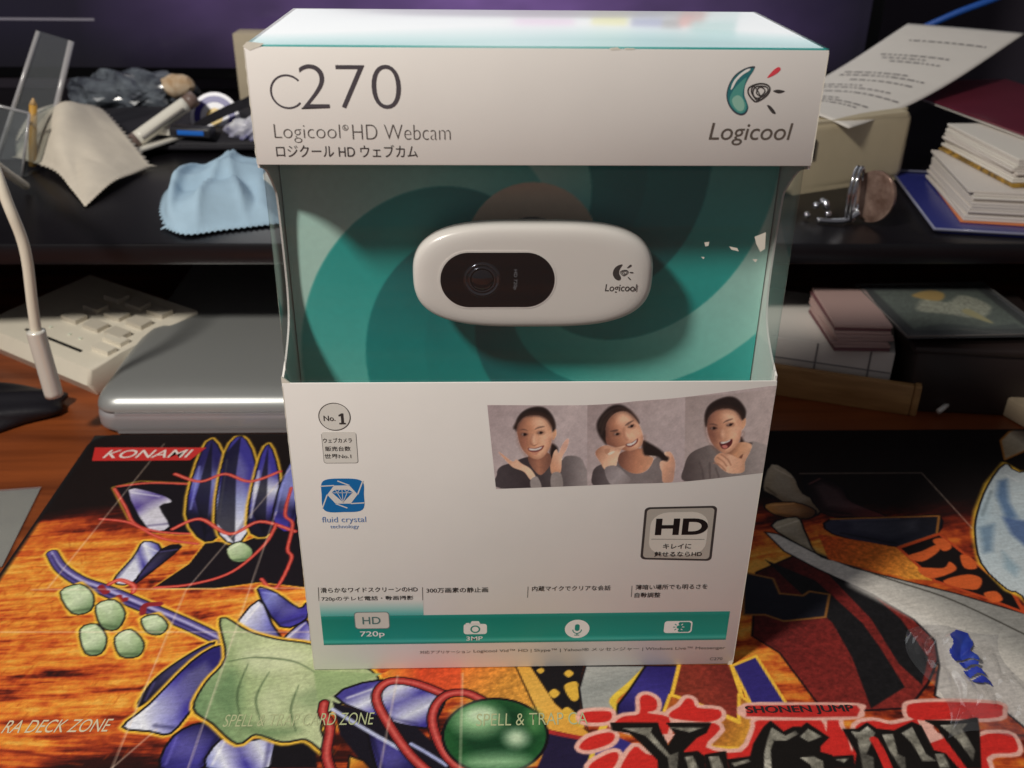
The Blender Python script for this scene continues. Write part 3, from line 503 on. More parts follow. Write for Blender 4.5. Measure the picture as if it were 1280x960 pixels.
# torn white bits stuck to the window
yw = .62
flk = lambda u, v_, w=0: (u, yw-w, v_)
mesh_fl = [([(63,163.4),(66.1,164.8),(66.5,159.8),(65.3,158.8),(63.8,161.2)], card_raw, 0), ([(48.7,161.7),(50.1,161.9),(50,160.7),(49.1,160.5)], card_raw, 0), ([(56,160.5),(58.4,160),(59,159),(56.8,159.5)], card_raw, 0), ([(63.2,156.6),(64.8,156.6),(64.3,155.6)], card_raw, 0), ([(48.2,157.3),(49.2,157.3),(49,156.6)], card_raw, 0)]
for it in mesh_fl: polys('paper_flake', [it], bx, flk, .02)
# backing card: spiral of teal blades
YB = 24.0
n1, n2 = 300, 250; gx, gz = np.meshgrid(np.linspace(-74.9, 74.9, n1), np.linspace(96, 206, n2)); bp_ = Paint(gx.ravel(), gz.ravel(), (60,150,140))
ts = np.array([0,.25,.5,.75,1.0]); tcs = np.array([(8,94,96),(6,134,130),(42,168,160),(120,202,190),(184,222,210)], float)
def blades(x, z):
    dx, dz = x-0.5, z-145.5; rr = np.hypot(dx, dz); ph = np.mod(np.degrees(np.arctan2(-dz, dx)) + 1.52*rr - 316, 360); kb = np.floor(ph/36); f_ = ph/36-kb
    tone = np.array([.86,.20,.10,.36,.62,.14,.26,.14,.34,.74])[kb.astype(int) % 10] + .42*np.clip((rr-38)/48, 0, 1) - .10*np.clip((44-rr)/30, 0, 1) + .16*(.5-f_)
    tone = np.clip(tone, 0, 1); return np.stack([np.interp(tone, ts, tcs[:,j]) for j in range(3)], 1)
bp_.C = sum(blades(bp_.X+ox, bp_.Y+oz) for ox in (-.33,-.11,.11,.33) for oz in (-.33,-.11,.11,.33))/16
bp_.fill(disc(0.6, 152, 20.5, 40), (214,186,160), .5); bp_.fill(disc(0.3, 148, 13.5, 30), (30,28,30), .5)
bp_.C *= (1+.05*(fbm(bp_.X*.6, bp_.Y*.6, 9)-.5))[:,None]
V = np.stack([bp_.X, np.full_like(bp_.X, YB), bp_.Y], 1)
ins = grid_mesh('backing_card', V, n1, n2, bp_.C, mat('backing_print', attr='print', rough=.5, bump=.03, bscale=1500), bx)
box('backing_fold', -74.9, 74.9, YB+.3, YB+.9, 4, 214, card_in, bx)
# ---------------------------------------------------------------- print on the header
lt = mat('grey_headline_ink', (82,76,82), .5)
p0 = [(-70.9,199.6),(-61.8,207.4)]
c_ = [(-65.9,203.4)][0]; arcs = [(c_[0]+4.15*math.cos(t), c_[1]+4.2*math.sin(t)) for t in np.linspace(math.radians(42), math.radians(318), 40)]
polys('model_letter', [([(c_[0]+4.5*math.cos(t), c_[1]+4.45*math.sin(t)) for t in np.linspace(math.radians(42), math.radians(318), 40)]+[(c_[0]+4.0*math.cos(t), c_[1]+3.95*math.sin(t)) for t in np.linspace(math.radians(318), math.radians(42), 40)], lt, 0)], bx)
text('model_lettering', '270', lt, bx, *[(-62.6,199)][0], [(-36.2,199.1)][0][0]-[(-62.6,199)][0][0], 11.4, FRONT, .1, off=-.018)
text('name_lettering', 'Logicool', ink2, bx, *[(-70.4,190.1)][0], [(-52.9,190.2)][0][0]-[(-70.4,190.1)][0][0], 4.9, FRONT, .1, off=-.02)
polys('trademark_ring', [(ring(-51.4, 194.1, .8, .62, 20), ink2, 0), (line((-51.6,193.7),(-51.6,194.6), .16), ink2, 1), (line((-51.5,194.2),(-51.1,193.7), .16), ink2, 1)], bx)
text('name_lettering', 'HD Webcam', ink2, bx, *[(-49.6,191)][0], [(-23.4,191.1)][0][0]-[(-49.6,191)][0][0], 4.0, FRONT, .1, off=-.02)
text('name_lettering', 'ロジクール HD ウェブカム', ink, bx, *[(-70.4,186.2)][0], [(-32.4,186.6)][0][0]-[(-70.4,186.2)][0][0], 3.4, FRONT, .1)
text('brand_lettering', 'Logicool', mat('brown_grey_ink', (92,82,74), .5), bx, *[(46.6,189.8)][0], [(69.1,191.5)][0][0]-[(46.5,191.2)][0][0], 6.0, FRONT, .1, shear=.14)
E_OUT, E_T1, E_T2, E_T3 = mat('emblem_dark', (62,66,76), .45), mat('emblem_teal', (46,116,122), .45), mat('emblem_teal_mid', (84,156,146), .45), mat('emblem_teal_pale', (146,192,174), .45)
drop = [(56.9,210.3),(55.8,210.5),(53.8,209.8),(51.8,208.3),(50.5,206),(50.1,203.1),(51,200.5),(52.7,198.6),(54.6,197.8),(55.9,198.3),(56.4,199.8),(55.7,201.6),(54.9,203.2),(54.8,205.5),(55.6,207.8)]
def inset(p, c, k): return [(c[0]+(a-c[0])*k, c[1]+(b-c[1])*k) for a, b in p]
dc = np.mean(drop, 0)
em = [(spline(drop, 4, True), E_OUT, 0), (inset(spline(drop, 4, True), dc, .93), E_T1, 1), (spline([(54.8,207.7),(54.6,205.5),(54.5,202.9),(55.7,200.8),(55.7,199.2),(54.4,198.4),(52.6,199.5),(51.1,201.8),(52,204.7)], 4, True), E_T2, 2), (spline([(54.4,202.4),(55.3,200.5),(55,199.1),(53.7,199.1),(52.3,200.5),(51.8,202.1),(53,203.1)], 4, True), E_T3, 3),
      (spline([(55.7,209.9),(54.6,209.7),(52.8,208.3),(51.5,206.5),(51.1,204.6),(51.6,205),(52.5,206.9),(53.9,208.4),(55.3,209.3)], 4, True), inkw, 3),
      (spline([(63.5,210.3),(62.8,210.3),(61.8,209.5),(60.5,207.8),(61,207.7),(62.7,208.6),(63.7,209.6)], 4, True), mat('emblem_red', (226,72,84), .45), 0)]
def loop(pts, w):
    P = spline(pts, 6, True); P.append(P[0]); L_ = []
    for a, b in zip(P[:-1], P[1:]): L_.append((line(a, b, w), ink, 0))
    return L_
k = 0
for pts, w in (([(58.5,206.1),(60.7,205.8),(61.6,204.6),(60.8,202.9),(58.6,201.5),(57.4,201.9),(55.9,203.7),(56.1,205.2)], .42), ([(58.8,205.5),(60.5,205.3),(61.1,204.4),(60,202.9),(58.2,202.4),(57.1,203.7),(57.5,205.2)], .34), ([(59.3,205.2),(60.3,204.3),(59.4,203),(58.1,203.7),(58.4,205)], .3), ([(57.2,205.5),(56.6,204.2),(57.6,202.6),(58.5,201.9),(59.2,202.9)], .3)):
    em += [(q, m_, 1+k) for q, m_, _ in loop(pts, w)]; k += 1
em += [(spline([(62.5,204.2),(63.8,204.6),(65.7,204.2),(64.2,203.6)], 5, True), ink, 0), (spline([(61.4,200.6),(62.5,200.2),(63.9,198.7),(63.9,198.2),(63,198.5),(61.8,199.8)], 5, True), ink, 0)]
polys('brand_emblem', em, bx, FRONT, .05, .02)
# ---------------------------------------------------------------- print on the lower panel
silver = mat('silver_print', (196,190,180), .35, metal=.2); silver2 = mat('silver_print_light', (226,220,210), .35, metal=.1)
badge_fill = mat('badge_fill', (238,234,226), .3)
polys('award_badge', [(ring(*[(-60.9,105.2)][0], 5.0, 4.72, 40), ink2, 0), (disc(*[(-60.9,105.2)][0], 4.65, 36), badge_fill, 0), (rrect([(-65.5,100.3)][0][0], [(-54.6,100.2)][0][0], [(-66.5,88.2)][0][1], [(-65.6,99.5)][0][1], .8), ink2, 0), (rrect([(-65.5,100.3)][0][0]+.15, [(-54.6,100.2)][0][0]-.15, [(-66.5,88.2)][0][1]+.15, [(-65.6,99.5)][0][1]+.3, .7), badge_fill, 1)], bx, FRONT, .05, .03)
text('badge_lettering', 'No.', ink, bx, *[(-64.3,103.8)][0], 3.6, 1.9, FRONT, .15, off=.006)
o1 = [(-59.6,102.6)][0]; polys('badge_numeral', [([(o1[0],o1[1]),(o1[0]+2.0,o1[1]),(o1[0]+2.0,o1[1]+.5),(o1[0]+1.45,o1[1]+.5),(o1[0]+1.45,o1[1]+3.9),(o1[0]+.9,o1[1]+3.9),(o1[0]-.05,o1[1]+3.3),(o1[0]-.05,o1[1]+2.8),(o1[0]+.65,o1[1]+3.0),(o1[0]+.65,o1[1]+.5),(o1[0],o1[1]+.5)], ink, 0)], bx, FRONT, .15)
for t_, a, w in (('ウェブカメラ', [(-65.1,95.9)][0], 9.0), ('販売台数', [(-64.7,92.8)][0], 8.0), ('世界No.1', [(-65.1,90)][0], 8.4)):
    text('badge_lettering', t_, ink, bx, *a, w, 1.75, FRONT, .15, off=.008)
sq = spline([(-66.3,81.5),(-60.1,82.4),(-54,81.4),(-53.6,76.2),(-54.4,70.2),(-60.5,69.3),(-66.7,70),(-67.2,76.3)], 6, True)
c1, c2 = [(-60.5,76.2),(-53.6,76.2)]; cx, cy = c1
hexo = [(cx+5.0*math.cos(math.radians(a))*.98, cy+4.1*math.sin(math.radians(a))) for a in (0,60,120,180,240,300)]
gemi = [(hexo, card, 1)]
for i, a in enumerate((0,60,120,180,240,300)):
    p = hexo[i]; q = (p[0]+7*math.cos(math.radians(a+62)), p[1]+7*math.sin(math.radians(a+62))); q = (max(min(q[0], cx+6.9), cx-6.9), max(min(q[1], cy+5.3), cy-5.3)); gemi.append((line(p, q, .42), card, 1))
gd = [(-3.4,1.0),(-2.2,2.0),(2.2,2.0),(3.4,1.0),(0,-2.9)]
gemi.append(([(cx+a, cy+b-.1) for a, b in gd], inkb, 2))
for a, b in (((-3.4,.85),(3.4,.85)), ((-1.6,.9),(0,-2.9)), ((1.6,.9),(0,-2.9)), ((-1.6,.9),(-.8,2)), ((1.6,.9),(.8,2)), ((-1.6,.9),(-2.2,2)), ((1.6,.9),(2.2,2)), ((0,2),(0,.9)), ((-.0,.9),(0,-2.9))):
    gemi.append((line((cx+a[0], cy+a[1]-.1), (cx+b[0], cy+b[1]-.1), .2), card, 3))
polys('crystal_emblem', [(sq, inkb, 0)]+gemi, bx, FRONT, .05, .03)
text('crystal_lettering', 'fluid crystal', inkpale, bx, *[(-67.9,64.6)][0], [(-53.5,64.4)][0][0]-[(-67.9,64.6)][0][0], 2.9, FRONT, .1)
text('crystal_lettering', 'technology', inkpale, bx, *[(-65.4,62.4)][0], [(-56,62.5)][0][0]-[(-65.4,62.6)][0][0], 1.9, FRONT, .1)
# HD plate
hd = [(38.4,70.1),(62.5,70.5),(62.9,47.6),(38.4,48.6)]; o4 = hd
def bil(q, s, t): a = np.array(q, float); return tuple(a[3]*(1-s)*(1-t)+a[2]*s*(1-t)+a[1]*s*t+a[0]*(1-s)*t)
def rq(q, m_, r=.1): return [bil(q, m_+s_*(1-2*m_), m_+t_*(1-2*m_)) for s_, t_ in rrect(0, 1, 0, 1, r)]
polys('quality_plate', [(rq(hd, 0, .07), ink, 0), (rq(hd, .035, .06), silver, 1), (rq(hd, .10, .3), silver2, 2), (line(bil(hd, .13, .40), bil(hd, .87, .40), .16), ink, 3)], bx, FRONT, .05, .03)
blk = mat('black_ink', (26,24,25), .4)
text('plate_lettering', 'HD', blk, bx, *bil(hd, .17, .48), 17.6, 6.7, FRONT, .2, off=.035)
text('plate_lettering', 'キレイに', blk, bx, *bil(hd, .30, .215), 9.6, 2.2, FRONT, .2, off=.01)
text('plate_lettering', '魅せるならHD', blk, bx, *bil(hd, .19, .06), 16.2, 2.2, FRONT, .2, off=.01)
# feature band
tb = [(-71.9,25.4),(-36,25.5),(72.2,24.8),(72.7,10.7),(-73,11.8)]
n1, n2 = 160, 40; q = [(-71.6,25.2),(72.0,25.2),(72.2,12.2),(-71.6,12.2)]
gx, gz = np.meshgrid(np.linspace(-71.6, 72.0, n1), np.linspace(12.0, 25.2, n2)); fb = Paint(gx.ravel(), gz.ravel(), (0,140,126))
t = (fb.Y-12)/13.2; fb.C = np.stack([np.interp(t, [0,.10,.22,.85,1], [s[j] for s in ((22,120,110),(70,186,172),(14,150,136),(4,136,122),(30,150,138))]) for j in range(3)], 1)
grid_mesh('feature_band', np.stack([fb.X, np.full_like(fb.X, -.05), fb.Y], 1), n1, n2, fb.C, printed, bx)
n1, n2 = 40, 30; xl, xr = [(-71.6,28.9)][0][0], [(-35.9,28.4)][0][0]; gx, gz = np.meshgrid(np.linspace(xl, xr, n1), np.linspace(25.25, 33, n2)); fb = Paint(gx.ravel(), gz.ravel(), (236,231,226))
t = np.clip(1-(fb.Y-25.25)/7.5, 0, 1)**1.5; fb.C = fb.C*(1-t[:,None]*.85)+np.array((60,176,168))*t[:,None]*.85
grid_mesh('feature_fade', np.stack([fb.X, np.full_like(fb.X, -.04), fb.Y], 1), n1, n2, fb.C, printed, bx)
for (a, w, t_) in (([(-70.8,35.7)][0], [(-37.6,35.5)][0][0]-[(-70.8,35.7)][0][0], '滑らかなワイドスクリーンのHD'), ([(-70.7,31.8)][0], [(-39.2,31.3)][0][0]-[(-70.7,31.8)][0][0], '720pのテレビ電話・動画撮影'), ([(-34.6,35.1)][0], [(-13.4,34.8)][0][0]-[(-34.6,35.1)][0][0], '300万画素の静止画'),
                   ([(1.8,35.3)][0], [(29,35.2)][0][0]-[(1.8,35.3)][0][0], '内蔵マイクでクリアな会話'), ([(37.7,35.4)][0], [(62.8,35.4)][0][0]-[(37.7,35.4)][0][0], '薄暗い場所でも明るさを'), ([(37.6,31.9)][0], [(46.6,31.7)][0][0]-[(37.6,31.9)][0][0], '自動調整')):
    text('feature_lettering', t_, blk, bx, *a, w, 2.25, FRONT, .1, off=.006)
for it in [(line(*[(-71.4,38.1),(-71.7,32.1)], .2), ink2, 0), (line(*[(-35.9,37.6),(-36,31.9)], .2), ink2, 0), (line(*[(0.4,37.4),(0.3,32.5)], .2), ink2, 0), (line(*[(36.4,37.2),(36.5,32.3)], .2), ink2, 0)]: polys('feature_rule', [it], bx, FRONT, .08)
ih = [(-59.9,21.9),(-48.2,21.7),(-53.9,24),(-54.1,20)]
polys('resolution_icon', [(rrect([(-60.1,23.4)][0][0], [(-47.8,23.1)][0][0], [(-54.2,19.2)][0][1], [(-53.7,27)][0][1], 1.3), mat('icon_rim', (110,132,130), .4), 0), (rrect([(-60.1,23.4)][0][0]+.3, [(-47.8,23.1)][0][0]-.3, [(-54.2,19.2)][0][1]+.35, [(-53.7,27)][0][1]-.3, 1.1), silver2, 1)], bx, FRONT, .08, .03)
text('icon_lettering', 'HD', mat('icon_teal_grey', (84,120,116), .5), bx, *[(-57.3,21.5)][0], 6.3, 3.3, FRONT, .18, off=.008)
text('icon_lettering', '720p', inkw, bx, *[(-58.5,15.1)][0], 8.6, 3.1, FRONT, .12, off=.012)
cx, cy = [(-17.9,18.6)][0]
polys('camera_icon', [(rrect(cx-4.1, cx+4.1, cy-2.4, cy+2.3, 1.0), inkw, 0), ([(cx-1.9, cy+2.2), (cx-1.2, cy+3.6), (cx+1.2, cy+3.6), (cx+1.9, cy+2.2)], inkw, 0), (ring(cx, cy-.1, 1.75, 1.2, 28), inkt, 1), ([(cx-3.3, cy+2.25), (cx-3.3, cy+2.8), (cx-2.0, cy+2.8), (cx-2.0, cy+2.25)], inkw, 0)], bx, FRONT, .08, .03)
text('icon_lettering', '3MP', inkw, bx, *[(-21.1,13.3)][0], 5.8, 1.9, FRONT, .12, off=.012)
cx, cy = [(18.2,18)][0]
mic = [(disc(cx, cy, 4.25, 36, sx=1.03), inkw, 0), (rrect(cx-.85, cx+.85, cy-.9, cy+2.2, .8), inkt, 1)]
arc = [(cx+1.55*math.cos(t), cy-.3+1.75*math.sin(t)) for t in np.linspace(math.pi, 2*math.pi, 12)]
for a, b in zip(arc[:-1], arc[1:]): mic.append((line(a, b, .36), inkt, 1))
mic += [(line((cx, cy-2.0), (cx, cy-2.8), .36), inkt, 1), (line((cx-.9, cy-2.85), (cx+.9, cy-2.85), .36), inkt, 1)]
polys('microphone_icon', mic, bx, FRONT, .08, .03)
cx, cy = [(54.2,18.3)][0]
rl = [(rrect(cx-5.0, cx+5.0, cy-2.75, cy+2.75, 1.1), inkw, 0), ([(cx+.3, cy-2.3), (cx+3.8, cy-2.3), (cx+4.5, cy-1.6), (cx+4.5, cy+1.6), (cx+3.8, cy+2.3), (cx+.3, cy+2.3)], inkt, 1), (disc(cx+.2, cy, .75, 16), inkt, 2)]
for a in range(0, 360, 45):
    ca, sa = math.cos(math.radians(a)), math.sin(math.radians(a)); rl.append((line((cx+.2+1.2*ca, cy+1.2*sa), (cx+.2+2.0*ca, cy+2.0*sa), .34), inkw if ca > .1 else inkt, 2))
polys('light_icon', rl, bx, FRONT, .08, .03)
text('compatibility_lettering', '対応アプリケーション', ink2, bx, *[(-37.8,7.3)][0], [(-19.7,7)][0][0]-[(-37.8,7.3)][0][0], 1.5, FRONT, .1)
text('compatibility_lettering', 'Logicool Vid™ HD | Skype™ | Yahoo!® メッセンジャー | Windows Live™ Messenger', ink2, bx, *[(-18.6,7.2)][0], [(72.2,7.2)][0][0]-[(-18.6,7.2)][0][0], 1.9, FRONT, .1)
text('code_lettering', 'C270', ink2, bx, *[(67.2,2.3)][0], 4.6, 1.3, FRONT, .1)
# ---------------------------------------------------------------- strip of three portrait photographs
topc = spline([(-13.6,109.1),(17.5,108.9),(33.8,110.3),(48.2,111.6),(74.8,115.4)], 10); botc = spline([(-10.8,77.9),(10,78.6),(29.6,79.4),(49.7,80.1),(75.8,83.3)], 10)
botc[-1] = (75.9, botc[-1][1]); topc[-1] = (75.9, topc[-1][1])
n1, n2 = 380, 110; T_ = np.array(topc); B_ = np.array(botc)
def resamp(P, n):
    d = np.concatenate([[0], np.cumsum(np.hypot(*np.diff(P, axis=0).T))]); t = np.linspace(0, d[-1], n); return np.stack([np.interp(t, d, P[:,0]), np.interp(t, d, P[:,1])], 1)
Tr, Br = resamp(T_, n1), resamp(B_, n1); tt = np.linspace(0, 1, n2)[:,None,None]; G = Br[None]*(1-tt)+Tr[None]*tt; X, Y = G[:,:,0].ravel(), G[:,:,1].ravel()
ph_ = Paint(X, Y, (206,190,190))
SK, SKD, SKL, HR, SW, SWD, TE = (214,158,122), (150,98,76), (236,188,156), (46,38,37), (140,132,134), (74,66,70), (244,238,232)
def P_(pts, col=None, **k): k.setdefault('smooth', 5); k.setdefault('soft', .3); ph_.fill(pts, col, **k)
# first picture: both palms raised beside a wide smile
P_([(-13.6,109.1),(17.7,109.1),(18.5,78.2),(-11.9,78.3)], None, smooth=0, grad=([(-13.6,109.1),(16.9,81.6)], [(186,168,170),(212,196,196),(206,190,192)]))
P_([(-10.5,83.5),(-9.4,86.4),(-5.6,88),(-0.8,90),(4.7,89.1),(9.6,88.3),(11.7,90.3),(15.8,89.8),(17.7,86.5),(18.7,77.8),(-9,78)], None, grad=([(-9.4,83.9),(17.8,85.7)], [(84,76,80),(70,62,66),(96,88,90),(170,160,160)]))
P_([(6.7,94.8),(8.8,93.2),(8.2,89.9),(6.5,89.1)], HR, soft=.9); P_([(0.2,91.2),(5.7,91.6),(6.9,87.9),(4.2,83.4),(2.1,84.2),(-0.4,88.4)], None, grad=([(-0.1,89.2),(6.1,89.1)], [(110,70,56),(170,112,86),(120,78,62)]))
P_([(-4.6,100.1),(-4.5,103.2),(-2.5,106.5),(1.5,108.2),(4.6,107.6),(7.1,104.3),(7.7,100.8),(6.9,99.2),(6.1,101.9)], HR, soft=.9)
P_([(-4.4,100.4),(-3.4,103.6),(-1.1,105.3),(2.3,105.5),(5,104.3),(6.6,101.5),(6.8,96.4),(6,92.8),(4,89.7),(1.6,89.2),(-0.8,90.8),(-3,94.1)], None, soft=.4, grad=([(-4,98.1),(6.9,98)], [(136,86,66),(190,130,98),(222,168,134),(216,160,126)]))
P_([(6.9,99.2),(8,100.2),(8.2,98),(7.1,96.2)], SK); P_([(0.6,103.9),(3.7,104.3),(5.1,102),(3.8,100.8),(1.4,101.2)], SKL, soft=2.2, alpha=.5); P_([(3.8,98.4),(5.9,98.4),(5.6,95.2),(3.9,95.6)], SKL, soft=2, alpha=.6); P_([(0.4,98),(1.6,98),(1.8,95.2),(0.8,95)], SKL, soft=1.2, alpha=.7); P_([(-3.2,98.1),(-1.3,97.6),(-0.9,94),(-2.6,94.5)], (120,72,56), soft=2, alpha=.6)
P_([(-3.2,100.1),(-2,100.4),(-0.9,99.7),(-2,100)], (62,42,38), soft=.5, alpha=.75); P_([(1.4,100.2),(2.4,101.1),(4.1,101.4),(4.2,101.1),(2.4,100.6)], (62,42,38), soft=.5, alpha=.75)
P_([(-3,98.4),(-2,99),(-0.8,98.5),(-1.8,97.8)], (50,32,30)); P_([(2.2,98.8),(2.9,99.5),(4.1,99.1),(3.1,98.5)], (58,36,32)); P_([(0.1,94.9),(1.2,94.4),(2.4,94.9),(1.3,94.1)], (120,70,56), alpha=.7)
P_([(-0.7,93.4),(1.5,93.3),(4.3,94.3),(3.6,92.6),(1.6,91.8),(-0.2,92.2)], (110,50,46)); P_([(-0.3,93.2),(1.7,93.1),(3.8,93.8),(3.1,92.9),(1.6,92.4),(-0,92.6)], TE); P_([(0.2,91.6),(1.6,91.5),(2.9,92.1),(1.8,90.8)], (186,112,96), alpha=.6)
P_([(-10,91.9),(-9,91.3),(-5.6,88.4),(-4.3,89.1),(-2.5,87.5),(0.3,85.5),(2.1,82.1),(0.4,81.3),(-1.8,84.4),(-5.3,86.1),(-7.4,88.4)], None, grad=([(-9.5,91.7),(1.1,81.7)], [(196,140,110),(226,176,146),(236,190,160)])); P_([(0.4,81.3),(2.5,82.5),(4,78.1),(0.8,78.1)], (176,166,164))
P_([(6.9,88.3),(7.5,91.5),(8.4,92.8),(9.2,91.5),(10.1,94.4),(11.6,96.7),(12.3,95.9),(11.6,92.7),(10.3,89.5),(10,84.1),(7.4,83.3),(6.6,86.2)], None, grad=([(6.9,87.9),(12.3,91.5)], [(200,144,112),(226,176,146),(206,160,140)])); P_([(7.2,83.5),(10.1,83.7),(10.9,78),(7.3,78.1)], (168,158,156))
# second picture: head tilted, hand at the chin, other hand holding a ponytail
P_([(17.5,109),(29.9,109.6),(47.7,111.4),(50.4,80),(35.5,78.9),(18.9,78.2)], None, smooth=0, grad=([(17.5,108.9),(49.5,81.3)], [(178,160,160),(206,190,190),(204,188,190)]))
P_([(20.3,83.2),(22,86.5),(27.9,88.1),(32.2,85.6),(37.3,83.9),(40.1,88.8),(42.4,89.6),(44,80),(34.1,78.9),(21.7,78.6)], None, grad=([(20.4,83.2),(42.9,84.7)], [(84,76,78),(130,120,122),(150,140,140),(140,130,130)]))
P_([(29.1,91.4),(35.9,92.9),(39.6,89.6),(38.6,85.5),(35.9,83.5),(32.4,83.9),(28.6,87.3)], None, grad=([(28.9,88.9),(39.8,88)], [(110,68,54),(186,124,94),(206,150,116)]))
P_([(35.7,95.8),(38.6,94.5),(41.5,92.5),(43.8,90),(43.3,88),(41.4,89.6),(38.2,90.1),(36.4,90.9)], HR, soft=.9); P_([(38.2,90.1),(40.3,90),(40,89.4)], (210,190,180), smooth=3)
P_([(20.8,100.7),(21.4,104.2),(24.3,108.1),(27.6,109),(30.8,107.2),(33.8,103.3),(33.2,101.8),(25.3,101.8),(24.7,94.6),(22.5,96.7)], HR, soft=.9)
P_([(23.7,99.4),(24.1,103),(26.4,105.9),(29.5,106.5),(32.3,104.5),(34.4,101.3),(35.8,97),(35.2,93.7),(32.5,92.1),(30.4,92.2),(26.1,93.8),(24.3,95)], None, soft=.4, grad=([(24.6,96.2),(35,100.6)], [(120,74,58),(176,118,90),(224,170,138),(214,158,126)]))
P_([(27.8,105.3),(30.2,105.3),(31.7,103.7),(29.7,102.2),(27.7,102.6)], SKL, soft=2.4, alpha=.5); P_([(32.8,99.8),(34.4,99.4),(34.6,97),(33.2,97.4)], SKL, soft=2, alpha=.6); P_([(30,99),(31.4,98.2),(31.8,96.6),(30.8,96.6)], SKL, soft=1.4, alpha=.6)
P_([(25.1,99.4),(27.1,100),(27.7,99.7),(26.8,99.2)], (62,42,38), soft=.5, alpha=.75); P_([(29.8,101.5),(30.7,102.6),(32.2,103.3),(32.1,102.9),(30.5,101.6)], (62,42,38), soft=.5, alpha=.75); P_([(26.4,98.2),(27.6,98.7),(28.3,98.4),(27.3,97.9)], (52,34,30)); P_([(30.7,100.8),(31.7,101.6),(32.6,101.8),(31.9,100.7)], (52,34,30))
P_([(30.4,94.6),(32.3,95.2),(34.1,96.7),(34,95),(32.4,93.6),(31,93.6)], (120,60,52)); P_([(30.8,94.6),(32.5,95.1),(33.7,96.2),(33.5,95.1),(32.2,94.1),(31.2,94)], TE)
P_([(20.9,91),(21.7,93),(24,94.2),(27.2,93.4),(30.3,94),(29,92.2),(28.2,88.9),(27.7,86),(24.6,84.8),(22.7,87.7)], None, grad=([(21.1,91.4),(28.9,88.9)], [(160,108,84),(222,172,140),(238,192,162)])); P_([(24.9,91.2),(26.6,92),(27.1,91.6),(25.5,90.5)], (246,214,190)); P_([(23.8,92.6),(25.5,93),(25.2,91.4),(24.2,91)], (170,116,90), alpha=.6)
P_([(24.2,85.2),(27.6,86.5),(31,83.5),(34.1,79.1),(27,78.9)], None, grad=([(24.6,84.8),(32.6,79.7)], [(150,140,142),(186,176,178),(150,140,140)]))
P_([(43,91.2),(45.1,91.4),(46.8,87.9),(47,83.8),(46.6,80),(43.6,80),(42.9,83.8),(42.1,85.9),(42.1,88),(44.3,88.8)], None, grad=([(42,87.2),(47,85.5)], [(226,178,150),(206,152,122),(180,134,112)])); P_([(41.7,90.4),(44.5,89.6),(44.2,88),(42.5,88.8)], HR, soft=.9)
# third picture: open-mouthed laugh, hand at the throat
P_([(47.9,111.5),(63,112.7),(76.3,114.5),(79.9,84.2),(63.8,82.7),(50.5,80.3)], None, smooth=0, grad=([(47.9,111.3),(78.5,86.7)], [(176,160,158),(206,190,188),(206,188,184)]))
P_([(50,86.1),(51.3,90.6),(54.9,93.1),(58.7,93.8),(65.1,89.3),(70,95),(75,94.1),(78.1,92.5),(79.7,82.9),(63.3,81),(50.5,80.3)], None, grad=([(50.8,85.3),(76.4,89.2)], [(96,86,86),(140,130,128),(150,142,140),(186,174,172)]))
for a in ([(54.8,87.3),(56,84.4),(56.7,81.1)], [(58.1,87.3),(58.8,81.5)], [(60.3,85.2),(61.7,81.8)]): ph_.stroke(a, (92,82,82), .6, .5, alpha=.6)
P_([(67,97),(68.6,95),(70.8,94.6),(70.2,93.7),(67.4,93.4)], HR, soft=.9); P_([(61.9,92.6),(67.2,95),(70.8,94.1),(70.5,91.3),(68,88.4),(63.7,89.3)], None, grad=([(62,91.8),(70.3,92.5)], [(130,86,66),(196,140,104),(210,160,126)]))
P_([(55.1,101.9),(54.7,105.4),(56,108.9),(60.5,111.4),(63.9,111),(67.1,107.3),(67.5,104.1),(66.6,103),(65.3,105.3),(57,105.8),(55.8,101.1)], HR, soft=.9)
P_([(55.6,101.9),(56.1,104.6),(58.2,106.9),(61.6,107.5),(64.8,106.1),(66.6,103),(67,98.2),(66.3,94.2),(64.2,91.4),(62.1,91),(58.7,93.8),(56.7,97.5)], None, soft=.4, grad=([(56.2,99.1),(67,99.8)], [(126,80,64),(180,124,96),(222,168,134),(216,160,128)]))
P_([(66.6,102.6),(67.7,103.8),(68,101.4),(67.1,99.6)], SK); P_([(60.4,106.2),(63.5,106.1),(64.8,103.8),(62.8,103),(60.4,103.4)], SKL, soft=2.4, alpha=.5); P_([(64.2,100.2),(66.1,100.2),(66.1,97),(64.5,97.4)], SKL, soft=2, alpha=.6); P_([(60.1,99.5),(61.3,99.4),(61.8,97),(60.8,96.8)], SKL, soft=1.2, alpha=.6); P_([(56.4,99.5),(58.4,99.1),(59.5,95.4),(58.1,95.5)], (116,70,56), soft=2, alpha=.6)
P_([(56.4,101.7),(57.8,102),(59.1,101.2),(57.5,101.5)], (62,42,38), soft=.5, alpha=.75); P_([(60.8,102.1),(61.8,103.2),(63.4,103.7),(63.5,103.4),(61.8,102.6)], (62,42,38), soft=.5, alpha=.75); P_([(56.8,100.1),(57.9,100.9),(59.2,100.2),(58,99.7)], (50,32,30)); P_([(61.9,101.2),(62.8,101.9),(64.1,102),(63.1,100.9)], (56,36,32))
P_([(60.4,95),(62.3,95.2),(64.3,96.2),(64.4,94.2),(63,92.6),(61.4,92.8)], (84,30,30)); P_([(60.8,95.1),(62.5,95.3),(63.8,96),(63.5,95.3),(62.4,94.7),(61.2,94.5)], TE); P_([(61.3,93.6),(62.5,94),(63.3,93.2),(62.3,92.7)], (190,110,100)); 
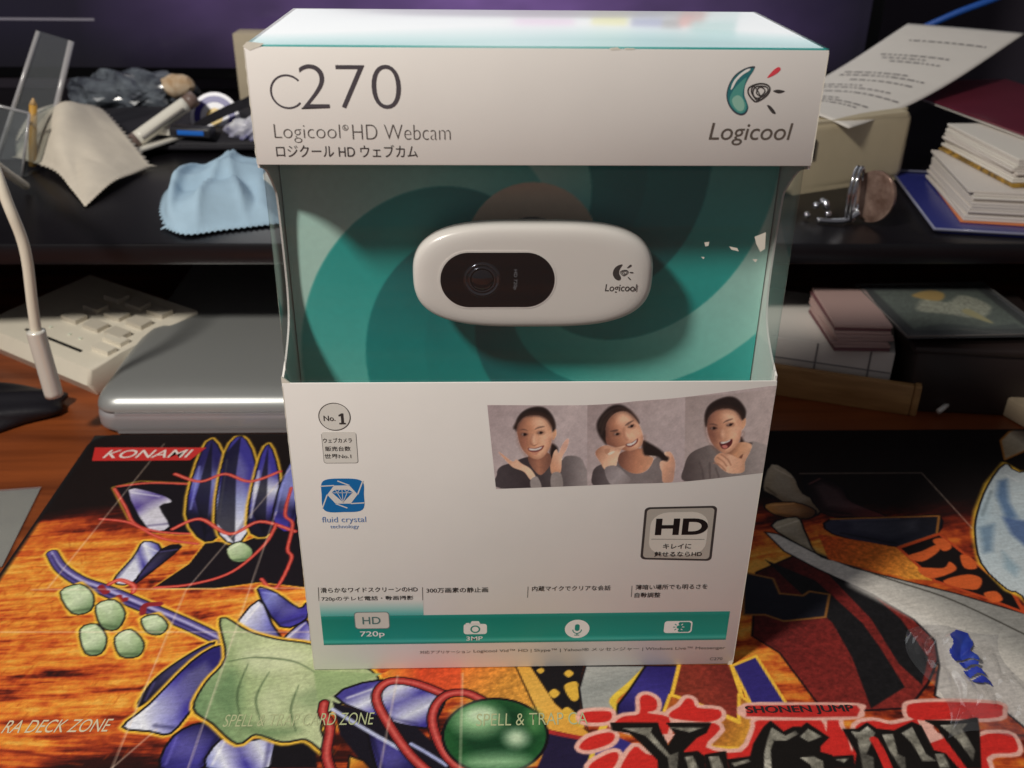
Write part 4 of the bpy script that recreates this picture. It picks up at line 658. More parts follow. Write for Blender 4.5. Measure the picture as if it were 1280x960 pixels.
P_([(59.5,89.3),(61.1,91),(64.3,90.5),(67.3,88.9),(68.5,90.1),(70.4,92.1),(70.7,91.3),(69.6,87.6),(69.7,83.9),(66.6,83.1),(63.6,83.9),(60.1,87.3)], None, grad=([(59.9,88.9),(69.7,86.8)], [(206,152,120),(226,174,142),(196,146,116)]))
for a in ([(60.4,89.3),(62.5,87.7),(63.7,86)], [(61.5,90.4),(63.8,88.5),(65.1,86.4)], [(59.5,87.3),(61.6,86.4),(63.6,84.3)]): ph_.stroke(a, (150,98,76), .5, .4, alpha=.7)
P_([(67.4,89.3),(68.5,90.5),(68.3,88.9)], (120,76,58))
for h_ in ([(-4.4,100.8),(-3.5,104.9),(-0.5,107.3),(2.9,107.4),(5.7,105.3),(7.4,101.1),(6.4,101.9),(4.3,104.9),(1.6,105.9),(-1.4,105.3),(-3.4,103)], [(22.2,97.1),(21.8,103.4),(24.7,106.9),(28,107.6),(31.5,106.1),(33.8,102.5),(31.6,104.9),(29.1,106.3),(26.4,105.7),(24.4,103),(24.2,97.9)], [(55.5,101.9),(55.6,105.8),(57.7,108.9),(61.3,110),(64.9,108.8),(67,104.9),(66.1,104.2),(64.1,106.7),(61.2,107.7),(58.2,106.9),(56.4,104.8)]): P_(h_, (52,40,38), soft=1.6, alpha=.38)
for e_ in (*[(-1.9,98.4),(3.2,99)], *[(27.4,98.3),(31.8,101.2)], *[(58,100.2),(63.1,101.5)]): ph_.fill(disc(e_[0], e_[1], .95, 12, sx=1.5), (110,72,58), .8, alpha=.5); ph_.fill(disc(e_[0]-.5, e_[1], .35, 10), (226,206,194), .4, alpha=.4); ph_.fill(disc(e_[0]+.1, e_[1], .45, 10), (30,20,20), .4, alpha=.85)
for h_ in ([(-4.1,102),(-1.8,106.3),(1.6,107.6),(5,106.2),(7.1,101.9)], [(-3.8,103.2),(-1.1,106.1),(2.3,106.7),(5.3,104.7)], [(21.6,100.6),(22.8,104.6),(25.7,107.3),(28.7,107.6),(32.3,104.5)], [(22.4,98.3),(23.2,103),(25.4,105.9)], [(55.3,104.2),(56.8,108.1),(60.6,110.2),(64.5,109.2),(67.1,105.7)], [(56,105.8),(58.1,108.3),(61.4,109.3)]): ph_.stroke(h_, (92,76,70), .5, .9, alpha=.5)
for f_ in ([(-4.5,99.7),(-3.8,102.4),(-2.3,104.4),(-0.1,105),(2.3,105),(4.7,103.9),(6.3,101.5),(7.1,99.4),(7.7,101.1),(6.7,104.7),(4.6,107.6),(1.5,108.3),(-1.8,107.1),(-4.1,104)], [(55.5,101.1),(55.9,104.2),(57.5,106.4),(59.9,107.1),(62.7,107),(64.9,105.7),(66.4,103.4),(67.2,103.8),(67,106.9),(64.3,110.4),(60.8,111.4),(56.9,109.7),(54.9,106.2)]): P_(f_, HR, soft=1.0, smooth=4)
for f_ in ([(-3.8,100.8),(-3.1,95.3),(-0.8,90.8),(1.6,89.2),(4.2,89.9),(6,92.8),(6.7,96.4)], [(24.4,96.2),(26.1,93.8),(30.4,92.2),(32.8,92.1),(35.3,93.7),(35.8,97)], [(55.9,101.1),(56.8,97.5),(58.8,93.8),(62.1,91),(64.3,91.4),(66.4,94.4),(67.1,98.2)]): ph_.stroke(f_, (126,78,60), 1.3, 1.8, alpha=.42)
for f_ in ([(0.6,98.2),(0.1,96),(0.5,94.8)], [(29.4,100.2),(29.7,97.8),(30.7,96.2)], [(60.2,99.8),(60.1,97.5),(60.6,96.4)]): ph_.stroke(f_, (132,82,64), .7, 1.0, alpha=.5)
for f_ in ([(4.5,96.8),(5.6,97.2),(5.3,94.8)], [(-2.3,96.5),(-1.3,96),(-1.6,94.4)], [(33.5,98.2),(34.5,97.8),(34.3,96.6)], [(64.7,99),(66.1,99),(65.6,97)]): ph_.fill(f_, (226,142,116), 1.8, alpha=.35)
for f_ in ([(-3.4,102.4),(-1.1,104.9),(2.3,105.3),(5,103.9),(6.5,101.5)], [(24.2,100.6),(25.2,103.8),(27.4,106.1),(30.2,106.1),(32.7,103.7)], [(56.1,103.4),(58,106.4),(61.3,107.1),(64.5,105.9),(66.4,103.4)]): ph_.stroke(f_, (120,78,62), 1.6, 2.0, alpha=.4)
lum = ph_.C.mean(1); sk = ((ph_.C[:,0]-ph_.C[:,2]) > 30)[:,None]; ph_.C = np.where(sk, ph_.C*1.10+np.array((14,16,18)), ph_.C)
ph_.C *= (1+.16*(fbm(X*.5, Y*.5, 14)-.5)+.12*(fbm(X*2.6, Y*2.6, 4)-.5))[:,None]
grid_mesh('photo_strip', np.stack([X, np.full_like(X, -.05), Y], 1), n1, n2, ph_.C, printed, bx)

# ================================================================== webcam inside the window
wc = thing('webcam', 'white oval webcam with black lens window behind the clear plastic', 'webcam', (0.5,10,147))
shell_m = mat('white_gloss_plastic', (232,226,220), .28, coat=.25); NR = 96
def sell(a, b, n=3.3):
    o = []
    for t in np.linspace(0, 2*math.pi, NR, endpoint=False):
        c, s = math.cos(t), math.sin(t); o.append((a*math.copysign(abs(c)**(2/n), c), b*math.copysign(abs(s)**(2/2.75), s)))
    return o
prof = [(-.75,30),(-.75,24),(-.74,16),(-.70,9),(-.62,6),(-.42,4),(-0.1,2.2),(0.5,.95),(1.4,.3),(3,0),(5,.1),(7,.6),(8.6,1.7),(9.6,3.4),(9.9,6)]
v, f = [], []
for y, insd in prof: v += [(x, y, z) for x, z in sell(36.4-insd if insd < 16 else (36.4-16)*(1-(insd-16)/18), 16.6-insd*.52 if insd < 16 else 8.3*(1-(insd-16)/18))]
for i in range(len(prof)-1):
    for k in range(NR): f.append((i*NR+k, i*NR+(k+1)%NR, (i+1)*NR+(k+1)%NR, (i+1)*NR+k))
f.append(tuple(range(NR))[::-1]); f.append(tuple(range((len(prof)-1)*NR, len(prof)*NR)))
bm = bmesh.new(); me = bpy.data.meshes.new('t'); me.from_pydata([tuple(c*K for c in p) for p in v], [], f); bm.from_mesh(me); bpy.data.meshes.remove(me)
bm_obj('shell', bm, shell_m, wc, angle=50)
FW = lambda u, v_, w=0: (u, -.78-w, v_)
lx, lz = -10.9, -.2
lw_ = prism('lens_window', rrect(lx-17.1, lx+17.1, lz-8.7, lz+8.7, 8.6, 14), lambda u, v_, w: (u, w, v_), -.95, .6, mat('black_lens_gloss', (7,8,13), .22, spec=.25), wc, bev=.2)
prism('window_rim', rrect(lx-17.7, lx+17.7, lz-9.3, lz+9.3, 9.2, 14), lambda u, v_, w: (u, w, v_), -.83, .5, shell_m, wc, bev=.15)
FL = lambda u, v_, w=0: (u, -.98-w, v_)
gl = mat('lens_ring', (90,92,100), .16, metal=.9); gl2 = mat('lens_glass', (8,9,16), .05, coat=1.0)
def lathe(name, cx, cz, pr, m_, parent, n=32):
    v, f = [], []
    for r_, y in pr: v += [(cx+r_*math.cos(t), y, cz+r_*math.sin(t)) for t in np.linspace(0, 2*math.pi, n, endpoint=False)]
    for i in range(len(pr)-1):
        for k in range(n): f.append((i*n+k, i*n+(k+1)%n, (i+1)*n+(k+1)%n, (i+1)*n+k))
    f.append(tuple(range((len(pr)-1)*n, len(pr)*n)))
    return mesh(name, v, f, m_, parent, smooth=True)
lens = lathe('lens', lx-4.6, lz+.2, [(5.6,-.96),(5.3,-1.15),(4.9,-1.1),(4.5,-1.0),(4.3,-1.18),(3.6,-1.12),(3.3,-1.0),(3.1,-1.2),(2.0,-1.45),(.6,-1.6)], gl2, wc)
for r_ in (5.2, 4.0): lathe('lens_rim', lx-4.6, lz+.2, [(r_,-1.1),(r_-.1,-1.25),(r_-.3,-1.25),(r_-.4,-1.1)], gl, lens)
text('resolution_lettering', 'HD 720p', mat('lens_grey_print', (120,122,128), .5), wc, lx+4.6, lz+3.4, 6.4, 1.3, FL, .05, rot=-math.pi/2)
text('brand_lettering', 'Logicool', ink, wc, 21.6, -4.6, 9.7, 3.0, FW, .02, off=.008, shear=.1)
s_ = .40; ec = np.array([(56.9,204.2)][0]); eo = np.array((26.4, 2.2))
def toW(p): return [tuple(eo+(np.array(q)-ec)*s_*1.0) for q in p]
we = [(spline(toW(drop), 4, True), ink, 0)]
we += [(toW(q), m_ if m_ is not card else shell_m, l) for q, m_, l in em[6:]]; we.append((spline(toW([(63.5,210.3),(62.8,210.3),(61.8,209.5),(60.5,207.8),(61,207.7),(62.7,208.6),(63.7,209.6)]), 4, True), ink, 0))
polys('brand_emblem', we, wc, FW, .02, .008)
seam_o = [(sell(36.45, 16.65), 4.3), (sell(36.5, 16.7), 4.5), (sell(36.45, 16.65), 4.75)]; sv = [(x, y, z) for o_, y in seam_o for x, z in o_]
mesh('seam', sv, [(i*NR+k_, i*NR+(k_+1) % NR, (i+1)*NR+(k_+1) % NR, (i+1)*NR+k_) for i in range(2) for k_ in range(NR)], mat('seam_grey', (150,146,142), .5), wc, smooth=True)
stem = lathe('stem', 0, 1, [(9,9.2),(9,13.4),(8.6,13.8)], black, wc)
bpy.context.view_layer.update()
# ================================================================== shelf behind the box
shelf = thing('riser_shelf', 'long black monitor shelf raised above the desk behind the box', 'shelf')
blk_sh = mat('black_shelf_laminate', (17,15,19), .30, spec=.55, bump=.06, bscale=300, var=.25, vscale=30)
box('shelf_board', -620, 620, 228, 640, 68, 80, blk_sh, shelf, bev=1.5)
for x in (-610, 560): box('shelf_leg', x, x+18, 240, 630, -2.5, 68, blk_sh, shelf)
box('shelf_back', -592, 560, 612, 628, -2.5, 68, blk_sh, shelf)

# ---------------------------------------------------------------- monitor
mon = thing('monitor', 'wide black monitor with purple wallpaper standing on the shelf', 'monitor', (0,600,80))
box('bezel', -450, 330, 4, 40, 14, 420, mat('monitor_black', (12,12,14), .25), mon, bev=3)
box('stand_foot', -110, 90, -30, 60, 0, 5, mat('monitor_black'), mon, bev=2); box('stand_neck', -40, 20, 20, 32, 4, 60, mat('monitor_black'), mon, bev=2)
SM = bpy.data.materials.new('lit_screen'); SM.use_nodes = True; nt = SM.node_tree; b = nt.nodes['Principled BSDF']; b.inputs['Base Color'].default_value = (.01,.01,.01,1); b.inputs['Roughness'].default_value = .2
atn = nt.nodes.new('ShaderNodeAttribute'); atn.attribute_name = 'print'; nt.links.new(atn.outputs['Color'], b.inputs['Emission Color']); b.inputs['Emission Strength'].default_value = 1.35
n1, n2 = 200, 130; gx, gz = np.meshgrid(np.linspace(-438, 318, n1), np.linspace(24, 408, n2)); sp = Paint(gx.ravel(), gz.ravel(), (30,22,48))
cl = fbm(sp.X*.006+3, sp.Y*.012, 31, 5); pur = np.clip(1-np.abs(sp.X+20)/330, 0, 1)**.7*np.clip(.35+1.1*(cl-.3), 0, 1)
sp.C = np.array((16,13,26))*(1-pur[:,None])+np.array((142,104,176))*pur[:,None]
sp.C = sp.C*np.clip(.6+(sp.Y-24)/90, 0, 1.0)[:,None]
wnd = [(-300,186),(300,186),(300,400),(-300,400)]; sp.fill(wnd, (236,240,244), 2)
for c, x, z, w in (((230,226,120),96,196,16), ((60,90,170),128,198,14), ((40,40,60),150,200,9), ((206,80,60),166,194,11), ((226,190,226),40,200,26), ((120,190,190),186,205,20)): sp.fill(rrect(x-w, x+w, z-9, z+16, 4), c, 3)
grid_mesh('screen', np.stack([sp.X, np.full_like(sp.X, 3.6), sp.Y], 1), n1, n2, sp.C, SM, mon)
polys('window_edge', [([(-430,61.5),(-336,61.5),(-336,63.4),(-430,63.4)], mat('grey_strip', (150,146,160), .4), 0)], mon, lambda u, v_, w=0: (u, 3.6-w, v_), .3)

# ---------------------------------------------------------------- laptop under the shelf
alu = mat('brushed_aluminium', (176,178,176), .36, metal=.55, bump=.03, bscale=3000)
lap = thing('laptop', 'closed silver laptop lying half under the shelf, left of the box', 'laptop', (-50,283,-2.5))
LW, LD = 163, 113
prism('base', rrect(-LW, LW, -LD, LD, 12, 6), FLAT, 1.2, 12.6, mat('aluminium_base', (176,172,174), .34, metal=.45), lap, bev=3.6, seg=4)
lv_, lf_ = [], []; lp = [(0,12.95),(0,13.6),(.25,15.2),(1.0,17.2),(2.4,19.2),(4.6,20.6),(8,21.5),(13,22.0),(22,22.3)]; nl = 0
for ins_, z_ in lp:
    L_ = rrect(-LW+.3+ins_, LW-.3-ins_, -LD+.6+ins_, LD-.6-ins_, max(12-ins_*.35, 4), 8); nl = len(L_); lv_ += [(x, y, z_) for x, y in L_]
for i in range(len(lp)-1):
    for k in range(nl): lf_.append((i*nl+k, i*nl+(k+1) % nl, (i+1)*nl+(k+1) % nl, (i+1)*nl+k))
lf_.append(tuple(range((len(lp)-1)*nl, len(lp)*nl))); lf_.append(tuple(range(nl))[::-1])
mesh('lid', lv_, lf_, alu, lap, smooth=True)
prism('seam', rrect(-LW+2, LW-2, -LD+2, LD-2, 11, 6), FLAT, 12.3, 13.2, mat('black_rubber', (18,18,18), .8), lap)
for x in (-130, 130):
    for y in (-90, 90): prism('rubber_foot', disc(x, y, 8, 16), FLAT, 0, 1.3, mat('black_rubber'), lap)
prism('thumb_notch', rrect(-20, 20, -LD-.1, -LD+4, 1), FLAT, 12.2, 12.9, mat('black_rubber'), lap)

# ---------------------------------------------------------------- beige push-button console, far left
cream = mat('cream_plastic', (224,216,198), .5, var=.06, vscale=40); cream_d = mat('cream_plastic_dark', (196,188,172), .55)
con = thing('desk_console', 'beige push-button console in the shade left of the laptop', 'telephone', (-262,236,-2.5), math.radians(-35))
prism('housing', [(2,0),(-3,8),(0,17),(20,19),(76,24),(80,0)], lambda u, v_, w: (w, u, v_), -62, 43, cream, con, bev=2.0, seg=3)
def slopez(y): return 17 + y/76*7 + .3
def con_piece(name, x0, x1, y0, y1, h, m_, parent):
    v = [(x, y, slopez(y)+dz) for dz in (-1, h) for x, y in ((x0,y0),(x1,y0),(x1,y1),(x0,y1))]
    return mesh(name, v, [(3,2,1,0),(4,5,6,7),(0,1,5,4),(1,2,6,5),(2,3,7,6),(3,0,4,7)], m_, parent)
con_piece('label_strip', -30, 22, 9, 10.6, .4, black, con)
for i in range(3):
    for j in range(3): con_piece('button', -22+i*20, -8+i*20, 28+j*15, 36+j*15, 2.6 - .3*(i % 2), cream_d, con)
con_piece('button', 26, 40, 14, 20, 2.4, cream, con); con_piece('button', 22, 38, 24, 30, 2.4, cream, con)
for x in (-20, -2, 8): con_piece('indicator_dot', x, x+2, 18, 19.5, .6, mat('indicator_pale', (220,224,206), .4), con)

# ---------------------------------------------------------------- black pouch on the desk, far left
bm = bmesh.new(); bmesh.ops.create_icosphere(bm, subdivisions=4, radius=1)
for v_ in bm.verts:
    c = v_.co.copy(); n_ = 1+.07*math.sin(5*c.x+2)+.05*math.sin(9*c.y-1+4*c.z); v_.co = Vector((c.x*46*n_, c.y*24*n_, max(c.z, -.35)*11*n_+3.9))*K
po = bm_obj('black_pouch', bm, mat('black_nylon', (20,18,26), .55, bump=.3, bscale=500), None, smooth=True); po.location = Vector((-284,188,-2.4))*K; po.rotation_euler.z = .25
tag(po, 'soft black pouch lying on the wooden desk below the beige console', 'pouch')
# ---------------------------------------------------------------- clear sleeve at the left edge
slv = thing('card_sleeve', 'grey translucent card sleeve on the desk at the left edge of the mat', 'card sleeve', (-231,92,-2.4), .12)
box('sleeve_back', -16, 13, -30, 28, 0, .5, mat('grey_sleeve', (146,142,126), .35, var=.15, vscale=60), slv, bev=.2)
box('sleeve_film', -16.5, 13.5, -30.5, 28.5, .8, 1.1, clear_mat('thin_film', (.95,.95,.95), rough=.08, haze=.12), slv)

# ---------------------------------------------------------------- charging lead hanging off the shelf
cab = thing('charging_cable', 'white charging cable with metal barrel plug hanging off the shelf', 'cable', (0,0,0))
cw = mat('white_cable', (224,216,198), .45)
tube('cord', [(-290,320,84),(-275,262,112),(-250,205,134),(-232,172,136),(-226.3,165.0,120.6),(-224.0,165.0,106.0),(-224.0,165.0,93.2),(-226.3,165.0,72.1),(-227.6,165.0,56.6)], 2.5, cw, cab, n=12)
tube('plug', [(-227.6,165.0,59.3),(-227.4,165.0,50.2),(-226.3,165.0,23.7)], lambda t: 4.3 if t > .06 else 3.0, mat('plug_metal', (226,222,212), .32, metal=.25), cab, n=20, smooth_n=8)

# ---------------------------------------------------------------- cloths
def coons(name, bot, right, top, left, m_, label, cat, hump=None, n=56, zig=1.1, thick=.45):
    """bot A->B, right B->C, top D->C, left A->D ; 3-D points in mm"""
    def rs(P):
        P = np.array(spline(P, 12)); d = np.concatenate([[0], np.cumsum(np.linalg.norm(np.diff(P, axis=0), axis=1))]); t = np.linspace(0, d[-1], n); return np.stack([np.interp(t, d, P[:,k]) for k in range(3)], 1)
    B0, R0, T0, L0 = rs(bot), rs(right), rs(top), rs(left); V = np.zeros((n, n, 3)); s = np.linspace(0, 1, n)
    for j in range(n):
        t = s[j]
        for i in range(n):
            u = s[i]
            V[j,i] = (1-t)*B0[i]+t*T0[i]+(1-u)*L0[j]+u*R0[j]-((1-u)*(1-t)*B0[0]+u*(1-t)*B0[-1]+(1-u)*t*T0[0]+u*t*T0[-1])
            if hump: V[j,i,2] += hump(u, t)
    cen = V.reshape(-1,3).mean(0)
    for k in range(n):
        for (j, i) in ((0,k),(n-1,k),(k,0),(k,n-1)):
            if (j+i) % 2 == 0:
                d = V[j,i]-cen; d[2] = 0; V[j,i] += d/np.linalg.norm(d)*zig*1.6
    v = [tuple(p) for p in V.reshape(-1,3)]; f = [(j*n+i, j*n+i+1, (j+1)*n+i+1, (j+1)*n+i) for j in range(n-1) for i in range(n-1)]
    o = mesh(name, v, f, m_, None, smooth=True); md = o.modifiers.new('thickness', 'SOLIDIFY'); md.thickness = thick*K; md.offset = 1
    return tag(o, label, cat)
bc = coons('cleaning_cloth', [(-322,388,83),(-284,350,86),(-262,318,83),(-244,289,81)], [(-244,289,81),(-240,325,85),(-236,352,83),(-232,372,82)], [(-306,455,104),(-280,432,106),(-255,400,96),(-232,372,82)], [(-322,388,83),(-330,412,92),(-326,440,103),(-306,455,104)],
      mat('beige_microfibre', (216,206,190), .9, spec=.1, var=.08, vscale=80, bump=.3, bscale=1500), 'beige pinked-edge microfibre cloth heaped on the shelf, left of the pale blue one', 'cloth', hump=lambda u, t: 13*math.sin(math.pi*u)*math.sin(math.pi*t)**1.2*(.6+.4*math.sin(5*u+1)) + 7*math.sin(math.pi*t)*math.exp(-((u-.42)/.13)**2) + min(1, 6*min(u, 1-u, t, 1-t))*9*abs(float(fbm(np.array([u*2.0]), np.array([t*1.8]), 52, 2)[0])-.5), n=46, zig=1.7)
coons('cleaning_cloth', [(-186,250,82),(-172,238,82),(-154,247,81.5),(-126,258,81.5)], [(-126,258,81.5),(-130,286,84),(-138,330,86),(-144,352,83)], [(-190,335,83),(-182,356,87),(-164,362,88),(-144,352,83)], [(-186,250,82),(-192,266,86),(-196,300,87),(-190,335,83)],
      mat('pale_blue_microfibre', (172,200,220), .9, spec=.1, var=.07, vscale=80, bump=.3, bscale=1500), 'pale blue pinked-edge microfibre cloth on the shelf beside the box', 'cloth', hump=lambda u, t: 7*math.sin(math.pi*t)*math.exp(-((u-.12)/.08)**2)+min(1, 6*min(u, 1-u, t, 1-t))*(4+20*abs(float(fbm(np.array([u*1.9+t*.8]), np.array([t*1.5-u*.6]), 44, 2)[0])-.5)+2.0*math.sin(5*u-3*t)**2+4*math.exp(-abs(u-.35-.25*t)/.035)+3.5*math.exp(-abs(u-.75+.3*t)/.04)+3*math.exp(-abs(t-.45-.2*u)/.04)), n=46, zig=1.7)
# dark bag that the cloths lie against
bag = thing('dark_bag', 'flat dark grey fabric bag lying on the shelf behind the two cloths', 'bag')
bag.location = Vector((-215,470,80))*K
bm = bmesh.new(); bmesh.ops.create_icosphere(bm, subdivisions=4, radius=1)
for v_ in bm.verts:
    c = v_.co.copy(); n_ = 1+.06*math.sin(6*c.x)+.05*math.sin(8*c.y+3*c.x); sx_ = lambda a: math.copysign(abs(a)**.6, a)
    v_.co = Vector((sx_(c.x)*92*n_, sx_(c.y)*58, (c.z+.55 if c.z > -.5 else .05)*9*n_))*K
bm_obj('body', bm, mat('dark_fabric', (26,24,32), .7, bump=.4, bscale=400), bag, smooth=True)
box('zip_flap', -60, 50, -60, -54, 3, 6, mat('dark_fabric'), bag, bev=.8)
# ---------------------------------------------------------------- white pen with brown bands
pen = thing('marker_pen', 'white pen with brown bands sloping up behind the beige cloth', 'pen')
a, bb = np.array((-254,404,88.)), np.array((-213,432,114.)); d_ = bb-a
P3 = lambda t: tuple(a+d_*t)
penw = mat('white_pen', (232,228,216), .3); penb = mat('brown_band', (120,100,92), .4)
tube('barrel', [P3(.12), P3(.5), P3(.86)], 5.2, penw, pen, n=20, smooth_n=4); tube('band', [P3(.0), P3(.12)], 5.3, penb, pen, n=20, smooth_n=0); tube('band', [P3(.86), P3(1.0)], 5.3, penb, pen, n=20, smooth_n=0)
tube('pen_clip', [tuple(np.array(P3(.2))+np.array((2,-5.5,-1))), tuple(np.array(P3(.45))+np.array((3,-7,0))), tuple(np.array(P3(.8))+np.array((3,-6.5,0)))], 1.2, mat('clip_grey', (120,116,112), .4), pen, n=8)
# white scraper lying under the pen
prism('body', [(0,0),(42,40),(44,56),(30,62),(6,34)], lambda u, v_, w: (-252+u*.9, 384+v_, w+.14*u), 84, 86.2, mat('white_pen'), None, bev=.6)
sc_ = bpy.data.objects['body.001'] if 'body.001' in bpy.data.objects else COL.objects[-1]
sc_.name = 'plastic_scraper'; tag(sc_, 'flat white plastic scraper lying under the brown-banded pen', 'scraper')
# ---------------------------------------------------------------- round badge with rings, black strap
bad = thing('round_badge', 'round white badge with blue ring and yellow centre, leaning beside the pen', 'badge', (-203,440,99))
def tilt(u, v_, w): return (u, v_*.38 - w*.9, v_*.92 + w*.38)
prism('disc', disc(0, 0, 17, 40), tilt, -1.2, 1.2, mat('badge_white', (226,226,236), .3), bad, bev=.5)
polys('ring_print', [(ring(0, 0, 14.5, 10.0, 40), mat('badge_blue', (56,50,140), .35), 0), (disc(0, 0, 6.0, 24), mat('badge_yellow', (232,196,90), .35), 0)], bad, tilt, 1.3)
stp = thing('black_strap', 'black strap looped across the round badge towards the box', 'strap')
v, f = [], []; sp_ = spline([(-226,424,86),(-213,426,95),(-197,428,103),(-182,430,109),(-168,432,112),(-120,436,108)], 8)
for p in sp_: v += [(p[0]-2, p[1], p[2]-4), (p[0]+1, p[1], p[2]+4), (p[0]+1, p[1]+1.2, p[2]+4), (p[0]-2, p[1]+1.2, p[2]-4)]
for i in range(len(sp_)-1):
    for k in range(4): f.append((i*4+k, i*4+(k+1)%4, (i+1)*4+(k+1)%4, (i+1)*4+k))
f += [(3,2,1,0), tuple(range(len(v)-4, len(v)))]
mesh('webbing', v, f, mat('dark_fabric'), stp)
# crumpled blue and white wrapper at the strap
def crumple(name, cx, cy, cz, rx, ry, rz, m_, label, cat, seed=1, amp=.25, sub=4, parent=None, flat=.0):
    bm = bmesh.new(); bmesh.ops.create_icosphere(bm, subdivisions=sub, radius=1); rs = np.random.default_rng(seed)
    D_ = rs.normal(size=(26,3)); D_ /= np.linalg.norm(D_, axis=1)[:,None]; F_ = rs.uniform(3, 11, 26); Ph = rs.uniform(0, 6, 26)
    for v_ in bm.verts:
        c = np.array(v_.co); n_ = 1+amp*np.mean(np.abs(np.sin(F_*(D_@c)+Ph)))*2-amp*1.2 + amp*.5*np.sin(F_[0]*2*(D_[3]@c))
        z = c[2]*n_*rz
        v_.co = Vector((cx+c[0]*n_*rx, cy+c[1]*n_*ry, max(cz+z, flat) if flat else cz+z))*K
    o = bm_obj(name, bm, m_, parent, angle=22)
    if label: tag(o, label, cat)
    return o
crumple('candy_wrapper', -172, 424, 92, 20, 9, 10, mat('wrapper_blue_white', (226,226,232), .4, rgb2=(46,44,120), vscale=55), 'crumpled white and blue wrapper tucked between strap and box', 'wrapper', 5, .22)
# USB stick
usb = thing('usb_stick', 'small black memory stick with a bright blue band, above the blue cloth', 'memory stick', (-212,415,91), -.15)
box('case', -16, 14, -5, 5, 0, 7, mat('usb_black', (34,34,40), .4), usb, bev=1.6, seg=3); box('blue_band', -10, 9, -5.3, 0, 2, 5.2, mat('usb_blue', (30,110,210), .35), usb, bev=.3); box('plug', -27, -16.2, -3.5, 3.5, 1, 5.4, mat('plug_metal'), usb, bev=.3)
# crumpled clear bag and cork piece
crumple('foil_bag', -290, 535, 97, 46, 22, 16, mat('crumpled_film', (120,128,136), .22, spec=.8, rgb2=(62,66,76), vscale=70), 'crumpled shiny grey plastic bag at the back of the shelf', 'plastic bag', 8, .30, 4)
crumple('cork_piece', -252, 525, 104, 13, 9, 9, mat('cork', (226,206,178), .8, rgb2=(186,150,110), vscale=90), 'small cream lump lying at the end of the shiny grey bag', 'cork', 12, .12, 3)
# cream carton half hidden by the box
box_c = box('cream_carton', -208, -150, 540, 565, 80.2, 141, mat('cream_card', (198,184,158), .7, var=.06), None, bev=.6); tag(box_c, 'plain cream carton standing on the shelf, its edge showing left of the box', 'carton')
# clear stand at the far left
acr = thing('acrylic_stand', 'clear acrylic stand with edge glow painted as pale rods at the top left of the shelf', 'stand', (0,0,0))
acm = clear_mat('clear_acrylic', (.93,.95,.95), rough=.03, haze=.06, boost=.02); edge_glow = mat('painted_edge_glow', (170,168,170), .2, spec=.8)  # pale opaque rods carry the light caught in the edges as painted colour
def plate(name, q, t, m_, parent):
    q = [np.array(p, float) for p in q]; n_ = np.cross(q[1]-q[0], q[2]-q[0]); n_ = n_/np.linalg.norm(n_)*t
    v = [tuple(p) for p in q]+[tuple(p+n_) for p in q]
    return mesh(name, v, [(3,2,1,0),(4,5,6,7),(0,1,5,4),(1,2,6,5),(2,3,7,6),(3,0,4,7)], m_, parent)
plate('back_plate', [(-336,392,81),(-308,392,81),(-282,412,154),(-302,412,160)], 2, acm, acr)
tube('edge', [(-337,391,84),(-302,411,160)], 1.5, edge_glow, acr, n=8, smooth_n=0); tube('edge', [(-306,391,84),(-282,411,154)], 2.0, edge_glow, acr, n=8, smooth_n=0)
plate('front_wall', [(-346,360,80.5),(-306,352,80.5),(-295,358,119),(-337,364,128)], 2, acm, acr); tube('edge', [(-337,363,128),(-295,357,119)], .9, edge_glow, acr, n=8, smooth_n=0); tube('edge', [(-306,352,81),(-295,357,119)], .9, edge_glow, acr, n=8, smooth_n=0)
plate('side_wall', [(-306,354,80.5),(-306,392,80.5),(-297,395,116),(-296,360,117)], 2, acm, acr)
pc = thing('pencil', 'short yellow pencil standing inside the clear acrylic stand', 'pencil')
tube('shaft', [(-307,372,82),(-299,374,121)], 2.6, mat('pencil_yellow', (200,150,60), .5), pc, n=6, smooth_n=0); tube('tip', [(-299,374,121),(-298.2,374.2,125)], lambda t: 2.5-2.1*t, mat('pencil_wood', (206,170,120), .7), pc, n=8, smooth_n=0)
# white card stub seen through the window side
wcb = box('white_card_stub', -142, -96, 300, 330, 84.5, 97, mat('stub_white', (230,228,220), .6), None, bev=.4, rot=None); tag(wcb, 'small white card box behind the left plastic side of the box', 'card box')

# ================================================================== right of the box, on the shelf
# cream rounded casing
cc = thing('cream_adapter', 'cream plastic casing with rounded end under the curled paper sheet', 'adapter', (196,352,80), math.radians(24))
prism('casing', rrect(-40, 62, -26, 40, 9, 6), FLAT, .2, 44, mat('cream_casing', (196,182,152), .45, var=.05), cc, bev=6, seg=4)
box('shadowed_piece', -34, -20, -27.4, -25, 22, 34, black, cc, bev=.5)  # black piece added in place of a shadowed object beside the casing
# curled printed paper
pap_m = mat('white_paper', (226,220,212), .8, var=.03)
pv, pf = [], []; np_, nq = 40, 20
nearL, nearR, farL, farR = np.array((150,360,122.)), np.array((206,318,121.)), np.array((308,500,153.)), np.array((386,476,150.))
def psurf(s, t):
    p = (nearL*(1-t)+nearR*t)*(1-s)+(farL*(1-t)+farR*t)*s; z = p[2] + 9*math.sin(math.pi*s)*-.6 + 10*math.sin(s*2.2)*(s-.45)
    return (p[0]+3*math.sin(3*t), p[1], z+5.5*math.sin(math.pi*t)*(1-s))
for i in range(np_):
    for j in range(nq): pv.append(psurf(i/(np_-1), j/(nq-1)))
for i in range(np_-1):
    for j in range(nq-1): pf.append((i*nq+j, i*nq+j+1, (i+1)*nq+j+1, (i+1)*nq+j))
pap = thing('paper_sheet', 'curled white sheet of printed paper resting on the cream casing', 'paper')
